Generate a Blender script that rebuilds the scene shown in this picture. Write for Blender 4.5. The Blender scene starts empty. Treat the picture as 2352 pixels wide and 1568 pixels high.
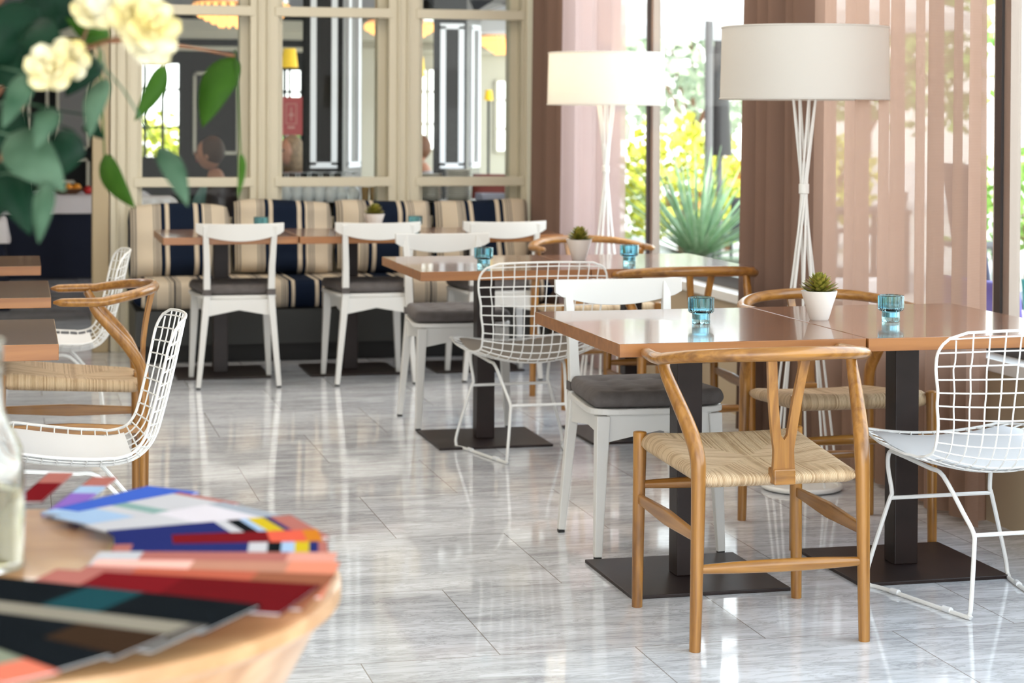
import bpy, bmesh, math, random
from mathutils import Vector, Matrix, Quaternion
PI = math.pi
R = math.radians
rnd = random.Random(7)
SC = bpy.context.scene
COL = SC.collection

# ------------------------------------------------------------------ camera
cam_data = bpy.data.cameras.new('camera')
cam = bpy.data.objects.new('camera', cam_data); COL.objects.link(cam)
cam_data.sensor_width = 36.0
cam_data.lens = 4580.0 / 2352.0 * 36.0
cam_data.shift_y = -(784 - 331.65) / 2352.0
cam_data.clip_start = 0.05; cam_data.clip_end = 300
cam_data.dof.use_dof = True
cam_data.dof.focus_distance = 5.35
cam_data.dof.aperture_fstop = 4.5
cam_data.dof.aperture_blades = 0
CAM_H = 1.336
cam.matrix_world = (Matrix.Translation((0, 0, CAM_H)) @ Matrix.Rotation(-R(13.92), 4, 'Z')
                    @ Matrix.Rotation(PI / 2 - 0.01425, 4, 'X') @ Matrix.Rotation(0.00486, 4, 'Z'))
SC.camera = cam

# ------------------------------------------------------------------ world, light, exposure
world = bpy.data.worlds.new('world'); SC.world = world; world.use_nodes = True
wn = world.node_tree.nodes; wl = world.node_tree.links
wbg = wn['Background']
wtc = wn.new('ShaderNodeTexCoord'); wsep = wn.new('ShaderNodeSeparateXYZ'); wramp = wn.new('ShaderNodeValToRGB')
wl.new(wtc.outputs['Generated'], wsep.inputs[0]); wl.new(wsep.outputs['Z'], wramp.inputs[0])
wramp.color_ramp.elements[0].position = 0.0; wramp.color_ramp.elements[0].color = (1.0, 0.99, 0.96, 1)
wramp.color_ramp.elements[1].position = 0.6; wramp.color_ramp.elements[1].color = (0.72, 0.84, 1.0, 1)
wl.new(wramp.outputs[0], wbg.inputs[0]); wbg.inputs[1].default_value = 3.4
sun_d = bpy.data.lights.new('sun', 'SUN'); sun_d.energy = 8.0; sun_d.angle = R(8); sun_d.color = (1, .95, .86)
sun = bpy.data.objects.new('sun', sun_d); COL.objects.link(sun)
sun.rotation_euler = (R(28), R(-32), 0)      # high over the building, falls on the garden
for _n, _x, _y, _sx, _sy, _e in (('ceiling_fill_rear', .9, 8.6, 3.2, 3.6, 48.0), ('ceiling_fill_front', -.4, 3.6, 3.0, 3.6, 16.0), ('ceiling_fill_next_room', 1.5, 13.2, 4.0, 2.2, 9.0)):  # added warm fill lights at ceiling height to brighten the rooms; no fixtures exist
    _d = bpy.data.lights.new(_n, 'AREA'); _d.shape = 'RECTANGLE'; _d.size = _sx; _d.size_y = _sy; _d.energy = _e; _d.color = (1.0, .86, .68)
    _o = bpy.data.objects.new(_n, _d); COL.objects.link(_o); _o.location = (_x, _y, 2.40 if 'next' in _n else 2.90)
SC.view_settings.view_transform = 'Standard'
SC.view_settings.look = 'None'
SC.view_settings.gamma = 1.0
SC.view_settings.exposure = 0.55
SC.cycles.max_bounces = 10
SC.cycles.transparent_max_bounces = 24
SC.cycles.transmission_bounces = 8
SC.cycles.caustics_reflective = False
SC.cycles.caustics_refractive = False
SC.cycles.sample_clamp_indirect = 6.0

# ------------------------------------------------------------------ materials
def new_mat(name):
    m = bpy.data.materials.new(name); m.use_nodes = True
    return m, m.node_tree.nodes, m.node_tree.links, m.node_tree.nodes['Principled BSDF']
def P(name, col, rough=.5, metal=0., bump=0., bscale=200., var=0., vscale=8., **kw):
    m, n, l, b = new_mat(name)
    b.inputs['Base Color'].default_value = (*col, 1)
    b.inputs['Roughness'].default_value = rough
    b.inputs['Metallic'].default_value = metal
    for k, v in kw.items():
        b.inputs[k.replace('_', ' ')].default_value = v
    if bump or var:
        tc = n.new('ShaderNodeTexCoord')
    if bump:
        nz = n.new('ShaderNodeTexNoise'); nz.inputs['Scale'].default_value = bscale; nz.inputs['Detail'].default_value = 3
        bp = n.new('ShaderNodeBump'); bp.inputs['Strength'].default_value = bump; bp.inputs['Distance'].default_value = .002
        l.new(tc.outputs['Object'], nz.inputs['Vector']); l.new(nz.outputs[0], bp.inputs['Height']); l.new(bp.outputs[0], b.inputs['Normal'])
    if var:
        nz = n.new('ShaderNodeTexNoise'); nz.inputs['Scale'].default_value = vscale; nz.inputs['Detail'].default_value = 4
        rp = n.new('ShaderNodeValToRGB')
        rp.color_ramp.elements[0].position = .3; rp.color_ramp.elements[1].position = .7
        rp.color_ramp.elements[0].color = (*[c * (1 - var) for c in col], 1)
        rp.color_ramp.elements[1].color = (*[min(1, c * (1 + var)) for c in col], 1)
        l.new(tc.outputs['Object'], nz.inputs['Vector']); l.new(nz.outputs[0], rp.inputs[0]); l.new(rp.outputs[0], b.inputs['Base Color'])
    return m
def wood(name, c1, c2, axis, rough=.35, fine=38., long=2.0, coat=0., dark=None):
    m, n, l, b = new_mat(name)
    tc = n.new('ShaderNodeTexCoord'); mp = n.new('ShaderNodeMapping')
    s = [fine] * 3; s['XYZ'.index(axis)] = long
    mp.inputs['Scale'].default_value = s
    nz = n.new('ShaderNodeTexNoise'); nz.inputs['Scale'].default_value = 1.0; nz.inputs['Detail'].default_value = 5; nz.inputs['Distortion'].default_value = .6
    rp = n.new('ShaderNodeValToRGB')
    rp.color_ramp.elements[0].position = .32; rp.color_ramp.elements[0].color = (*c1, 1)
    rp.color_ramp.elements[1].position = .68; rp.color_ramp.elements[1].color = (*c2, 1)
    l.new(tc.outputs['Object'], mp.inputs[0]); l.new(mp.outputs[0], nz.inputs['Vector']); l.new(nz.outputs[0], rp.inputs[0])
    out = rp.outputs[0]
    if dark:
        mp2 = n.new('ShaderNodeMapping'); s2 = [14.] * 3; s2['XYZ'.index(axis)] = 3.5
        mp2.inputs['Scale'].default_value = s2; mp2.inputs['Location'].default_value = (3, 5, 7)
        n2 = n.new('ShaderNodeTexNoise'); n2.inputs['Scale'].default_value = 1.0; n2.inputs['Detail'].default_value = 6
        r2 = n.new('ShaderNodeValToRGB'); r2.color_ramp.elements[0].position = .58; r2.color_ramp.elements[0].color = (0, 0, 0, 1)
        r2.color_ramp.elements[1].position = .74; r2.color_ramp.elements[1].color = (1, 1, 1, 1)
        mx = n.new('ShaderNodeMix'); mx.data_type = 'RGBA'
        l.new(tc.outputs['Object'], mp2.inputs[0]); l.new(mp2.outputs[0], n2.inputs['Vector']); l.new(n2.outputs[0], r2.inputs[0])
        l.new(r2.outputs[0], mx.inputs[0]); l.new(out, mx.inputs[6]); mx.inputs[7].default_value = (*dark, 1)
        out = mx.outputs[2]
    l.new(out, b.inputs['Base Color'])
    b.inputs['Roughness'].default_value = rough
    b.inputs['Coat Weight'].default_value = coat; b.inputs['Coat Roughness'].default_value = .06
    bp = n.new('ShaderNodeBump'); bp.inputs['Strength'].default_value = .08; bp.inputs['Distance'].default_value = .002
    l.new(nz.outputs[0], bp.inputs['Height']); l.new(bp.outputs[0], b.inputs['Normal'])
    return m
def glass_thin(name, tint=(1, 1, 1), refl=1.0):
    m, n, l, b = new_mat(name); n.remove(b)
    out = n['Material Output']; tr = n.new('ShaderNodeBsdfTransparent'); gl = n.new('ShaderNodeBsdfGlossy'); mx = n.new('ShaderNodeMixShader')
    tr.inputs[0].default_value = (*tint, 1); gl.inputs['Roughness'].default_value = .02; gl.inputs[0].default_value = (refl, refl, refl, 1)
    fr = n.new('ShaderNodeFresnel'); fr.inputs[0].default_value = 1.45
    ge = n.new('ShaderNodeNewGeometry'); su = n.new('ShaderNodeMath'); su.operation = 'SUBTRACT'; su.inputs[0].default_value = 1.0; mu = n.new('ShaderNodeMath'); mu.operation = 'MULTIPLY'
    l.new(ge.outputs['Backfacing'], su.inputs[1]); l.new(fr.outputs[0], mu.inputs[0]); l.new(su.outputs[0], mu.inputs[1])
    l.new(mu.outputs[0], mx.inputs[0]); l.new(tr.outputs[0], mx.inputs[1]); l.new(gl.outputs[0], mx.inputs[2]); l.new(mx.outputs[0], out.inputs[0])
    return m
def emit(name, col, s):
    m, n, l, b = new_mat(name)
    b.inputs['Base Color'].default_value = (*col, 1)
    b.inputs['Emission Color'].default_value = (*col, 1); b.inputs['Emission Strength'].default_value = s
    return m
def cloth_through(name, col, transl=.5, transp=0., weave=0.):
    m, n, l, b = new_mat(name); n.remove(b)
    out = n['Material Output']
    d = n.new('ShaderNodeBsdfDiffuse'); t = n.new('ShaderNodeBsdfTranslucent'); a = n.new('ShaderNodeMixShader')
    d.inputs[0].default_value = (*col, 1); t.inputs[0].default_value = (*col, 1); a.inputs[0].default_value = transl
    l.new(d.outputs[0], a.inputs[1]); l.new(t.outputs[0], a.inputs[2]); last = a
    if transp:
        tr = n.new('ShaderNodeBsdfTransparent'); x = n.new('ShaderNodeMixShader'); x.inputs[0].default_value = transp
        if weave:
            tc = n.new('ShaderNodeTexCoord'); sp = n.new('ShaderNodeSeparateXYZ'); mu = n.new('ShaderNodeMath'); mu.operation = 'MULTIPLY'; mu.inputs[1].default_value = 2 * PI / weave
            sn = n.new('ShaderNodeMath'); sn.operation = 'SINE'; mr = n.new('ShaderNodeMapRange')
            mr.inputs[1].default_value = -1; mr.inputs[2].default_value = 1; mr.inputs[3].default_value = transp * .75; mr.inputs[4].default_value = min(1, transp * 1.25)
            l.new(tc.outputs['Object'], sp.inputs[0]); l.new(sp.outputs['Z'], mu.inputs[0]); l.new(mu.outputs[0], sn.inputs[0]); l.new(sn.outputs[0], mr.inputs[0]); l.new(mr.outputs[0], x.inputs[0])
        l.new(a.outputs[0], x.inputs[1]); l.new(tr.outputs[0], x.inputs[2]); last = x
    l.new(last.outputs[0], out.inputs[0])
    return m
def marble():
    m, n, l, b = new_mat('marble_floor')
    N = lambda t, **k: (lambda o: ([setattr(o, a, v) for a, v in k.items()], o)[1])(n.new(t))
    tc = N('ShaderNodeTexCoord'); sep = N('ShaderNodeSeparateXYZ'); l.new(tc.outputs['Object'], sep.inputs[0])
    T = .70
    def M(op, a, bb=None):
        o = N('ShaderNodeMath', operation=op)
        for i, v in enumerate((a, bb)):
            if v is None: continue
            if isinstance(v, (int, float)): o.inputs[i].default_value = v
            else: l.new(v, o.inputs[i])
        return o.outputs[0]
    ry = M('DIVIDE', M('SUBTRACT', sep.outputs['Y'], 4.787), T); row = M('FLOOR', ry); fy = M('SUBTRACT', ry, row)
    odd = M('MODULO', M('ADD', row, 100), 2)
    rx = M('ADD', M('DIVIDE', M('SUBTRACT', sep.outputs['X'], 1.863), T), M('MULTIPLY', odd, .5)); cx = M('FLOOR', rx); fx = M('SUBTRACT', rx, cx)
    def edge(f):
        return M('MINIMUM', f, M('SUBTRACT', 1.0, f))
    joint = M('LESS_THAN', M('MINIMUM', edge(fx), edge(fy)), .0022)
    comb = N('ShaderNodeCombineXYZ'); l.new(cx, comb.inputs[0]); l.new(row, comb.inputs[1])
    wn_ = N('ShaderNodeTexWhiteNoise', noise_dimensions='3D'); l.new(comb.outputs[0], wn_.inputs['Vector'])
    vm = N('ShaderNodeVectorMath', operation='SCALE'); l.new(wn_.outputs['Color'], vm.inputs[0]); vm.inputs['Scale'].default_value = 7
    va = N('ShaderNodeVectorMath', operation='ADD'); l.new(tc.outputs['Object'], va.inputs[0]); l.new(vm.outputs[0], va.inputs[1])
    mp = N('ShaderNodeMapping'); mp.inputs['Rotation'].default_value = (0, 0, R(16)); mp.inputs['Scale'].default_value = (1.3, 6.5, 1)
    l.new(va.outputs[0], mp.inputs[0])
    n1 = N('ShaderNodeTexNoise'); n1.inputs['Scale'].default_value = 1.6; n1.inputs['Detail'].default_value = 8; n1.inputs['Roughness'].default_value = .62; n1.inputs['Distortion'].default_value = .7
    n2 = N('ShaderNodeTexNoise'); n2.inputs['Scale'].default_value = 3.4; n2.inputs['Detail'].default_value = 9; n2.inputs['Roughness'].default_value = .7; n2.inputs['Distortion'].default_value = 1.1
    l.new(mp.outputs[0], n1.inputs['Vector']); l.new(mp.outputs[0], n2.inputs['Vector'])
    r1 = N('ShaderNodeValToRGB'); e = r1.color_ramp.elements
    e[0].position = .28; e[0].color = (.52, .53, .56, 1); e[1].position = .60; e[1].color = (.86, .89, .94, 1)
    l.new(n1.outputs[0], r1.inputs[0])
    vein = M('ABSOLUTE', M('SUBTRACT', n2.outputs[0], .5))
    r2 = N('ShaderNodeValToRGB'); e = r2.color_ramp.elements
    e[0].position = .0; e[0].color = (.42, .41, .40, 1); e[1].position = .045; e[1].color = (1, 1, 1, 1)
    l.new(vein, r2.inputs[0])
    mx = N('ShaderNodeMix', data_type='RGBA', blend_type='MULTIPLY'); mx.inputs[0].default_value = .5
    l.new(r1.outputs[0], mx.inputs[6]); l.new(r2.outputs[0], mx.inputs[7])
    tone = N('ShaderNodeMix', data_type='RGBA', blend_type='MULTIPLY'); tone.inputs[0].default_value = .16
    l.new(mx.outputs[2], tone.inputs[6]); l.new(wn_.outputs['Value'], tone.inputs[7])
    jm = N('ShaderNodeMix', data_type='RGBA'); l.new(joint, jm.inputs[0]); l.new(tone.outputs[2], jm.inputs[6]); jm.inputs[7].default_value = (.30, .28, .26, 1)
    l.new(jm.outputs[2], b.inputs['Base Color']); b.inputs['Roughness'].default_value = .06
    b.inputs['Specular IOR Level'].default_value = .85
    return m
def stripes(name, period, phase, axis='X', rough=.9, navy=(.008, .014, .03), cream=(.60, .51, .39)):
    # woven awning-stripe fabric; pattern over one cushion width
    m, n, l, b = new_mat(name)
    tc = n.new('ShaderNodeTexCoord'); sp = n.new('ShaderNodeSeparateXYZ')
    mu = n.new('ShaderNodeMath'); mu.operation = 'MULTIPLY_ADD'; mu.inputs[1].default_value = 1 / period; mu.inputs[2].default_value = phase
    fr = n.new('ShaderNodeMath'); fr.operation = 'FRACT'
    l.new(tc.outputs['Object'], sp.inputs[0]); l.new(sp.outputs[axis], mu.inputs[0]); l.new(mu.outputs[0], fr.inputs[0])
    g = (.20, .18, .16); k = navy; c = cream
    seq = [(0, k), (.02, c), (.035, g), (.05, c), (.06, g), (.075, c), (.235, g), (.25, c), (.26, g), (.275, c), (.285, g), (.297, c), (.312, k), (.352, c), (.392, k),
           (.632, c), (.674, k), (.714, c), (.74, g), (.752, c), (.765, g), (.777, c), (.787, g), (.80, c), (.945, g), (.955, c), (.968, g), (.98, c)]
    rp = n.new('ShaderNodeValToRGB'); cr = rp.color_ramp; cr.interpolation = 'CONSTANT'
    cr.elements[0].position = 0; cr.elements[0].color = (*seq[0][1], 1)
    cr.elements[1].position = seq[1][0]; cr.elements[1].color = (*seq[1][1], 1)
    for p, q in seq[2:]:
        el = cr.elements.new(p); el.color = (*q, 1)
    l.new(fr.outputs[0], rp.inputs[0]); l.new(rp.outputs[0], b.inputs['Base Color']); b.inputs['Roughness'].default_value = rough
    b.inputs['Specular IOR Level'].default_value = .1
    nz = n.new('ShaderNodeTexNoise'); nz.inputs['Scale'].default_value = 260
    bp = n.new('ShaderNodeBump'); bp.inputs['Strength'].default_value = .25; bp.inputs['Distance'].default_value = .002
    l.new(tc.outputs['Object'], nz.inputs['Vector']); l.new(nz.outputs[0], bp.inputs['Height']); l.new(bp.outputs[0], b.inputs['Normal'])
    return m
def cord_mat(name, hx, hy):
    # paper cord: ribs run square to the nearest seat rail
    m, n, l, b = new_mat(name)
    tc = n.new('ShaderNodeTexCoord'); sp = n.new('ShaderNodeSeparateXYZ'); l.new(tc.outputs['Object'], sp.inputs[0])
    def M(op, a, bb=None):
        o = n.new('ShaderNodeMath'); o.operation = op
        for i, v in enumerate((a, bb)):
            if v is None: continue
            if isinstance(v, (int, float)): o.inputs[i].default_value = v
            else: l.new(v, o.inputs[i])
        return o.outputs[0]
    ax = M('DIVIDE', M('ABSOLUTE', sp.outputs['X']), hx); ay = M('DIVIDE', M('ABSOLUTE', sp.outputs['Y']), hy)
    side = M('GREATER_THAN', ax, ay)
    mx = n.new('ShaderNodeMix'); l.new(side, mx.inputs[0]); l.new(sp.outputs['X'], mx.inputs[2]); l.new(sp.outputs['Y'], mx.inputs[3])
    u = M('DIVIDE', mx.outputs[0], .0046)
    rib = M('ABSOLUTE', M('SINE', M('MULTIPLY', u, PI)))
    wv = n.new('ShaderNodeTexWhiteNoise'); wv.noise_dimensions = '1D'; l.new(M('FLOOR', u), wv.inputs['W'])
    nz = n.new('ShaderNodeTexNoise'); nz.inputs['Scale'].default_value = 24; nz.inputs['Detail'].default_value = 3; l.new(tc.outputs['Object'], nz.inputs['Vector'])
    val = M('ADD', M('MULTIPLY', wv.outputs[0], .6), M('MULTIPLY', nz.outputs[0], .5))
    rp = n.new('ShaderNodeValToRGB'); e = rp.color_ramp.elements
    e[0].position = .12; e[0].color = (.38, .235, .115, 1); e[1].position = .62; e[1].color = (.66, .485, .30, 1)
    l.new(val, rp.inputs[0]); l.new(rp.outputs[0], b.inputs['Base Color']); b.inputs['Roughness'].default_value = .6
    bp = n.new('ShaderNodeBump'); bp.inputs['Strength'].default_value = .9; bp.inputs['Distance'].default_value = .0018
    l.new(rib, bp.inputs['Height']); l.new(bp.outputs[0], b.inputs['Normal'])
    return m

HONEY = [(.22, .088, .014), (.42, .195, .040), (.085, .03, .008)]
M = dict(
    marble=marble(),
    cream=P('cream_paint', (.60, .55, .42), .38, bump=.05, bscale=60),
    jamb=P('tan_jamb_paint', (.40, .31, .18), .4),
    beige=P('beige_wall_paint', (.50, .40, .27), .6),
    white_wall=P('white_plaster', (.78, .77, .74), .7),
    sill=P('white_sill_paint', (.82, .82, .80), .35),
    dark_frame=P('dark_grey_window_frame', (.05, .045, .045), .35),
    taupe_frame=P('taupe_window_frame', (.36, .29, .24), .4),
    white_paint=P('white_chair_lacquer', (.68, .67, .645), .28, bump=.03, bscale=40),
    white_metal=P('white_powder_coat', (.82, .82, .80), .3),
    steel=P('dark_bronze_steel', (.018, .0095, .0085), .42, bump=.06, bscale=90, var=.35, vscale=9, Specular_IOR_Level=.35),
    grey_fabric=P('grey_ribbed_fabric', (.105, .092, .088), .9, bump=.5, bscale=330, var=.15, vscale=30),
    pad_white=P('white_seat_pad', (.78, .79, .80), .45),
    pad_grey=P('oatmeal_seat_pad', (.52, .46, .38), .7),
    foot=P('black_rubber', (.01, .01, .01), .6),
    table_top=wood('table_veneer', (.115, .040, .015), (.21, .080, .032), 'X', .22, 24, 1.2, coat=.6),
    table_edge=wood('table_edge_veneer', (.25, .095, .027), (.36, .15, .046), 'X', .3, 30, 2),
    left_top=wood('left_table_veneer', (.10, .046, .018), (.19, .095, .038), 'X', .2, 24, 1.0, coat=.5),
    honey_z=wood('honey_oak_upright', *HONEY[:2], 'Z', .3, 60, 3.0, .3, HONEY[2]),
    honey_x=wood('honey_oak_across', *HONEY[:2], 'X', .28, 60, 3.0, .35, HONEY[2]),
    honey_y=wood('honey_oak_along', *HONEY[:2], 'Y', .3, 60, 3.0, .3, HONEY[2]),
    cord=cord_mat('paper_cord', .225, .23),
    shade=cloth_through('white_lampshade_cloth', (.84, .82, .78), .4),
    sheer=cloth_through('sheer_mauve_curtain', (.45, .30, .23), .5, .14, .005),
    sheer_lilac=cloth_through('sheer_lilac_curtain', (.60, .46, .44), .5, .2, .006),
    drape=cloth_through('brown_lined_drape', (.20, .125, .095), .12),
    glass=glass_thin('window_glass', (.97, .99, .98), .28),
    pot=P('white_ceramic', (.82, .80, .76), .35),
    soil=P('dark_soil', (.03, .02, .012), .95),
    wax=P('white_wax', (.85, .84, .80), .5),
    tin=P('tealight_tin', (.75, .75, .76), .25, metal=.9),
    base_dark=P('banquette_base_paint', (.030, .032, .030), .5),
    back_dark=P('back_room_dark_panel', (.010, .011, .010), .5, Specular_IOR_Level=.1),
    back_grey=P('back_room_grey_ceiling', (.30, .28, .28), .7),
    black_gloss=P('black_gloss_lacquer', (.006, .006, .006), .08, Specular_IOR_Level=.22),
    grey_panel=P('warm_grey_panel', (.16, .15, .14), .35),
    white_trim=P('white_trim_paint', (.85, .86, .88), .35),
    terrace=P('pale_terrace_stone', (.55, .53, .50), .8, var=.1, vscale=3),
    garden_white=P('white_planter_render', (.85, .86, .90), .6),
    navy_cloth=P('navy_table_skirt', (.006, .011, .028), .9),
    white_cloth=P('white_tablecloth', (.80, .78, .80), .8),
)
def glass_solid(name, col, rough=.0, ior=1.45):
    m, n, l, b = new_mat(name)
    b.inputs['Base Color'].default_value = (*col, 1); b.inputs['Transmission Weight'].default_value = 1.0
    b.inputs['Roughness'].default_value = rough; b.inputs['IOR'].default_value = ior
    return m
M['blue_glass'] = glass_solid('aqua_glass', (.47, .85, .98))
M['clear_glass'] = glass_solid('clear_glass', (.96, .98, .97))
M['water'] = glass_solid('vase_water', (.80, .74, .52), 0, 1.33)

# ------------------------------------------------------------------ mesh helpers
def new_bm(): return bmesh.new()
def sweep(bm, pts, rx, ry=None, n=10, up=None, closed=False, rot=0.0, caps=True):
    """tube along pts; rx/ry may be lists; up fixes the section frame (ry lies along up)"""
    pts = [Vector(p) for p in pts]; N = len(pts)
    ry = rx if ry is None else ry
    L = lambda v, i: v[i] if isinstance(v, (list, tuple)) else v
    tang = []
    for i in range(N):
        a = pts[(i - 1) % N] if (closed or i > 0) else pts[i]
        b = pts[(i + 1) % N] if (closed or i < N - 1) else pts[i]
        t = (b - a); tang.append(t.normalized() if t.length > 1e-9 else Vector((0, 0, 1)))
    rings = []; prev = None
    for i in range(N):
        t = tang[i]
        if up is not None:
            u = Vector(L(up, i) if isinstance(up, list) else up); u = (u - t * u.dot(t))
            if u.length < 1e-6: u = t.orthogonal()
            u.normalize()
        elif prev is None:
            u = t.orthogonal().normalized()
        else:
            u = prev - t * prev.dot(t); u.normalize()
        prev = u; s = t.cross(u).normalized()
        ring = []
        for k in range(n):
            a = 2 * PI * k / n + rot
            ring.append(bm.verts.new(pts[i] + s * (math.cos(a) * L(rx, i)) + u * (math.sin(a) * L(ry, i))))
        rings.append(ring)
    last = N if closed else N - 1
    for i in range(last):
        A, B = rings[i], rings[(i + 1) % N]
        for k in range(n):
            bm.faces.new((A[k], A[(k + 1) % n], B[(k + 1) % n], B[k]))
    if caps and not closed:
        bm.faces.new(list(reversed(rings[0]))); bm.faces.new(rings[-1])
    return rings
def beam(bm, pts, sx, sy, up=(0, 1, 0)):
    """rectangular section loft; sx across, sy along up"""
    L = lambda v, i: v[i] if isinstance(v, (list, tuple)) else v
    q = math.sqrt(2) / 2
    N = len(pts)
    sweep(bm, pts, [L(sx, i) * q for i in range(N)], [L(sy, i) * q for i in range(N)], 4, up, rot=PI / 4)
def box(bm, x0, x1, y0, y1, z0, z1):
    v = [bm.verts.new((x, y, z)) for z in (z0, z1) for y in (y0, y1) for x in (x0, x1)]
    for f in ((0, 2, 3, 1), (4, 5, 7, 6), (0, 1, 5, 4), (2, 6, 7, 3), (0, 4, 6, 2), (1, 3, 7, 5)):
        bm.faces.new([v[i] for i in f])
def obox(bm, c, half, ang):
    """box rotated about z"""
    v = []
    ca, sa = math.cos(ang), math.sin(ang)
    for z in (-1, 1):
        for y in (-1, 1):
            for x in (-1, 1):
                px, py = x * half[0], y * half[1]
                v.append(bm.verts.new((c[0] + px * ca - py * sa, c[1] + px * sa + py * ca, c[2] + z * half[2])))
    for f in ((0, 2, 3, 1), (4, 5, 7, 6), (0, 1, 5, 4), (2, 6, 7, 3), (0, 4, 6, 2), (1, 3, 7, 5)):
        bm.faces.new([v[i] for i in f])
def lathe(bm, prof, n=32, c=(0, 0, 0), close=False, facet=0.0):
    """profile list of (r, z) turned about z"""
    rings = []
    for r, z in prof:
        if r < 1e-6:
            rings.append([bm.verts.new((c[0], c[1], c[2] + z))])
        else:
            rings.append([bm.verts.new((c[0] + r * math.cos(2 * PI * k / n) * (1 - facet * (k % 2)), c[1] + r * math.sin(2 * PI * k / n) * (1 - facet * (k % 2)), c[2] + z)) for k in range(n)])
    pairs = list(zip(rings, rings[1:])) + ([(rings[-1], rings[0])] if close else [])
    for A, B in pairs:
        for k in range(n):
            k2 = (k + 1) % n
            if len(A) == 1 and len(B) == 1: continue
            if len(A) == 1: bm.faces.new((A[0], B[k2], B[k]))
            elif len(B) == 1: bm.faces.new((A[k], A[k2], B[0]))
            else: bm.faces.new((A[k], A[k2], B[k2], B[k]))
def pillow(bm, w, d, h, e=.3, nx=18, ny=18, outline=None, top=None, z=0.0):
    """closed cushion: rounded edges, corners follow outline(a,b)->(x,y), top(a,b) adds to the upper face"""
    def ed(t): 
        t = min(1, (1 - abs(t)) / e); return math.sqrt(max(0, 1 - (1 - t) ** 2))
    def par(i, n):
        return math.sin((i / n - .5) * PI)
    T = {}; B = {}
    for i in range(nx + 1):
        for j in range(ny + 1):
            a, b = par(i, nx), par(j, ny)
            x, y = outline(a, b) if outline else (a * w / 2, b * d / 2)
            k = min(ed(a), ed(b)) if False else ed(a) * ed(b)
            t = (top(a, b) if top else 0) * k
            border = i in (0, nx) or j in (0, ny)
            T[i, j] = bm.verts.new((x, y, z + h / 2 * k + t))
            B[i, j] = T[i, j] if border else bm.verts.new((x, y, z - h / 2 * k))
    for i in range(nx):
        for j in range(ny):
            bm.faces.new((T[i, j], T[i + 1, j], T[i + 1, j + 1], T[i, j + 1]))
            q = (B[i, j], B[i, j + 1], B[i + 1, j + 1], B[i + 1, j])
            try: bm.faces.new(q)
            except ValueError: pass
def cr(pts, n=6):
    """catmull-rom through pts"""
    P_ = [Vector(p) for p in pts]; out = []
    for i in range(len(P_) - 1):
        p0 = P_[max(0, i - 1)]; p1 = P_[i]; p2 = P_[i + 1]; p3 = P_[min(len(P_) - 1, i + 2)]
        for k in range(n):
            t = k / n
            out.append(.5 * ((2 * p1) + (p2 - p0) * t + (2 * p0 - 5 * p1 + 4 * p2 - p3) * t * t + (3 * p1 - p0 - 3 * p2 + p3) * t ** 3))
    out.append(P_[-1]); return out
def lerp(a, b, t): return a + (b - a) * t
def obj(name, bm, mat, parent=None, smooth=False, bevel=0.0, loc=None, ang=40):
    bmesh.ops.recalc_face_normals(bm, faces=bm.faces[:])
    me = bpy.data.meshes.new(name); bm.to_mesh(me); bm.free()
    o = bpy.data.objects.new(name, me); COL.objects.link(o)
    me.materials.append(M[mat] if isinstance(mat, str) else mat)
    if smooth:
        for p in me.polygons: p.use_smooth = True
        try: me.set_sharp_from_angle(angle=R(ang))
        except Exception: pass
    if bevel:
        b = o.modifiers.new('bevel', 'BEVEL'); b.width = bevel; b.segments = 2; b.limit_method = 'ANGLE'; b.angle_limit = R(40)
    if parent is not None: o.parent = parent
    if loc is not None: o.location = loc
    return o
def tag(o, label, cat, group=None, kind=None):
    o['label'] = label; o['category'] = cat
    if group: o['group'] = group
    if kind: o['kind'] = kind
    return o
def thing(name, label, cat, loc=(0, 0, 0), rz=0.0, group=None):
    o = bpy.data.objects.new(name, None); COL.objects.link(o); o.empty_display_size = .1
    o.location = loc; o.rotation_euler = (0, 0, rz)
    return tag(o, label, cat, group)
def struct(name, bm, mat, parent=None, **k):
    o = obj(name, bm, mat, parent, **k)
    if parent is None: o['kind'] = 'structure'
    return o
def dup(root, loc, rz=None, label=None, group=None, scale=None):
    c = root.copy(); COL.objects.link(c); c.location = loc
    if rz is not None: c.rotation_euler = (0, 0, rz)
    if label: c['label'] = label
    if group: c['group'] = group
    if scale: c.scale = scale
    for ch in [x for x in root.children]:
        d = ch.copy(); COL.objects.link(d); d.parent = c
        for g in [x for x in ch.children]:
            e = g.copy(); COL.objects.link(e); e.parent = d
    return c

# ------------------------------------------------------------------ the room
PY_ = 11.40      # front face of the glazed partition
WX = 3.13        # face of the low window wall
bm = new_bm(); box(bm, -4.0, WX, -3.0, PY_ + .1, -.1, 0); struct('floor', bm, 'marble')
bm = new_bm(); box(bm, -4.0, WX + .3, -1.0, PY_ + .2, 2.95, 3.1); struct('ceiling', bm, 'white_wall')
bm = new_bm(); box(bm, -4.2, -4.0, -3.0, 24.0, 0, 3.1); struct('wall_left', bm, 'cream')
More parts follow.
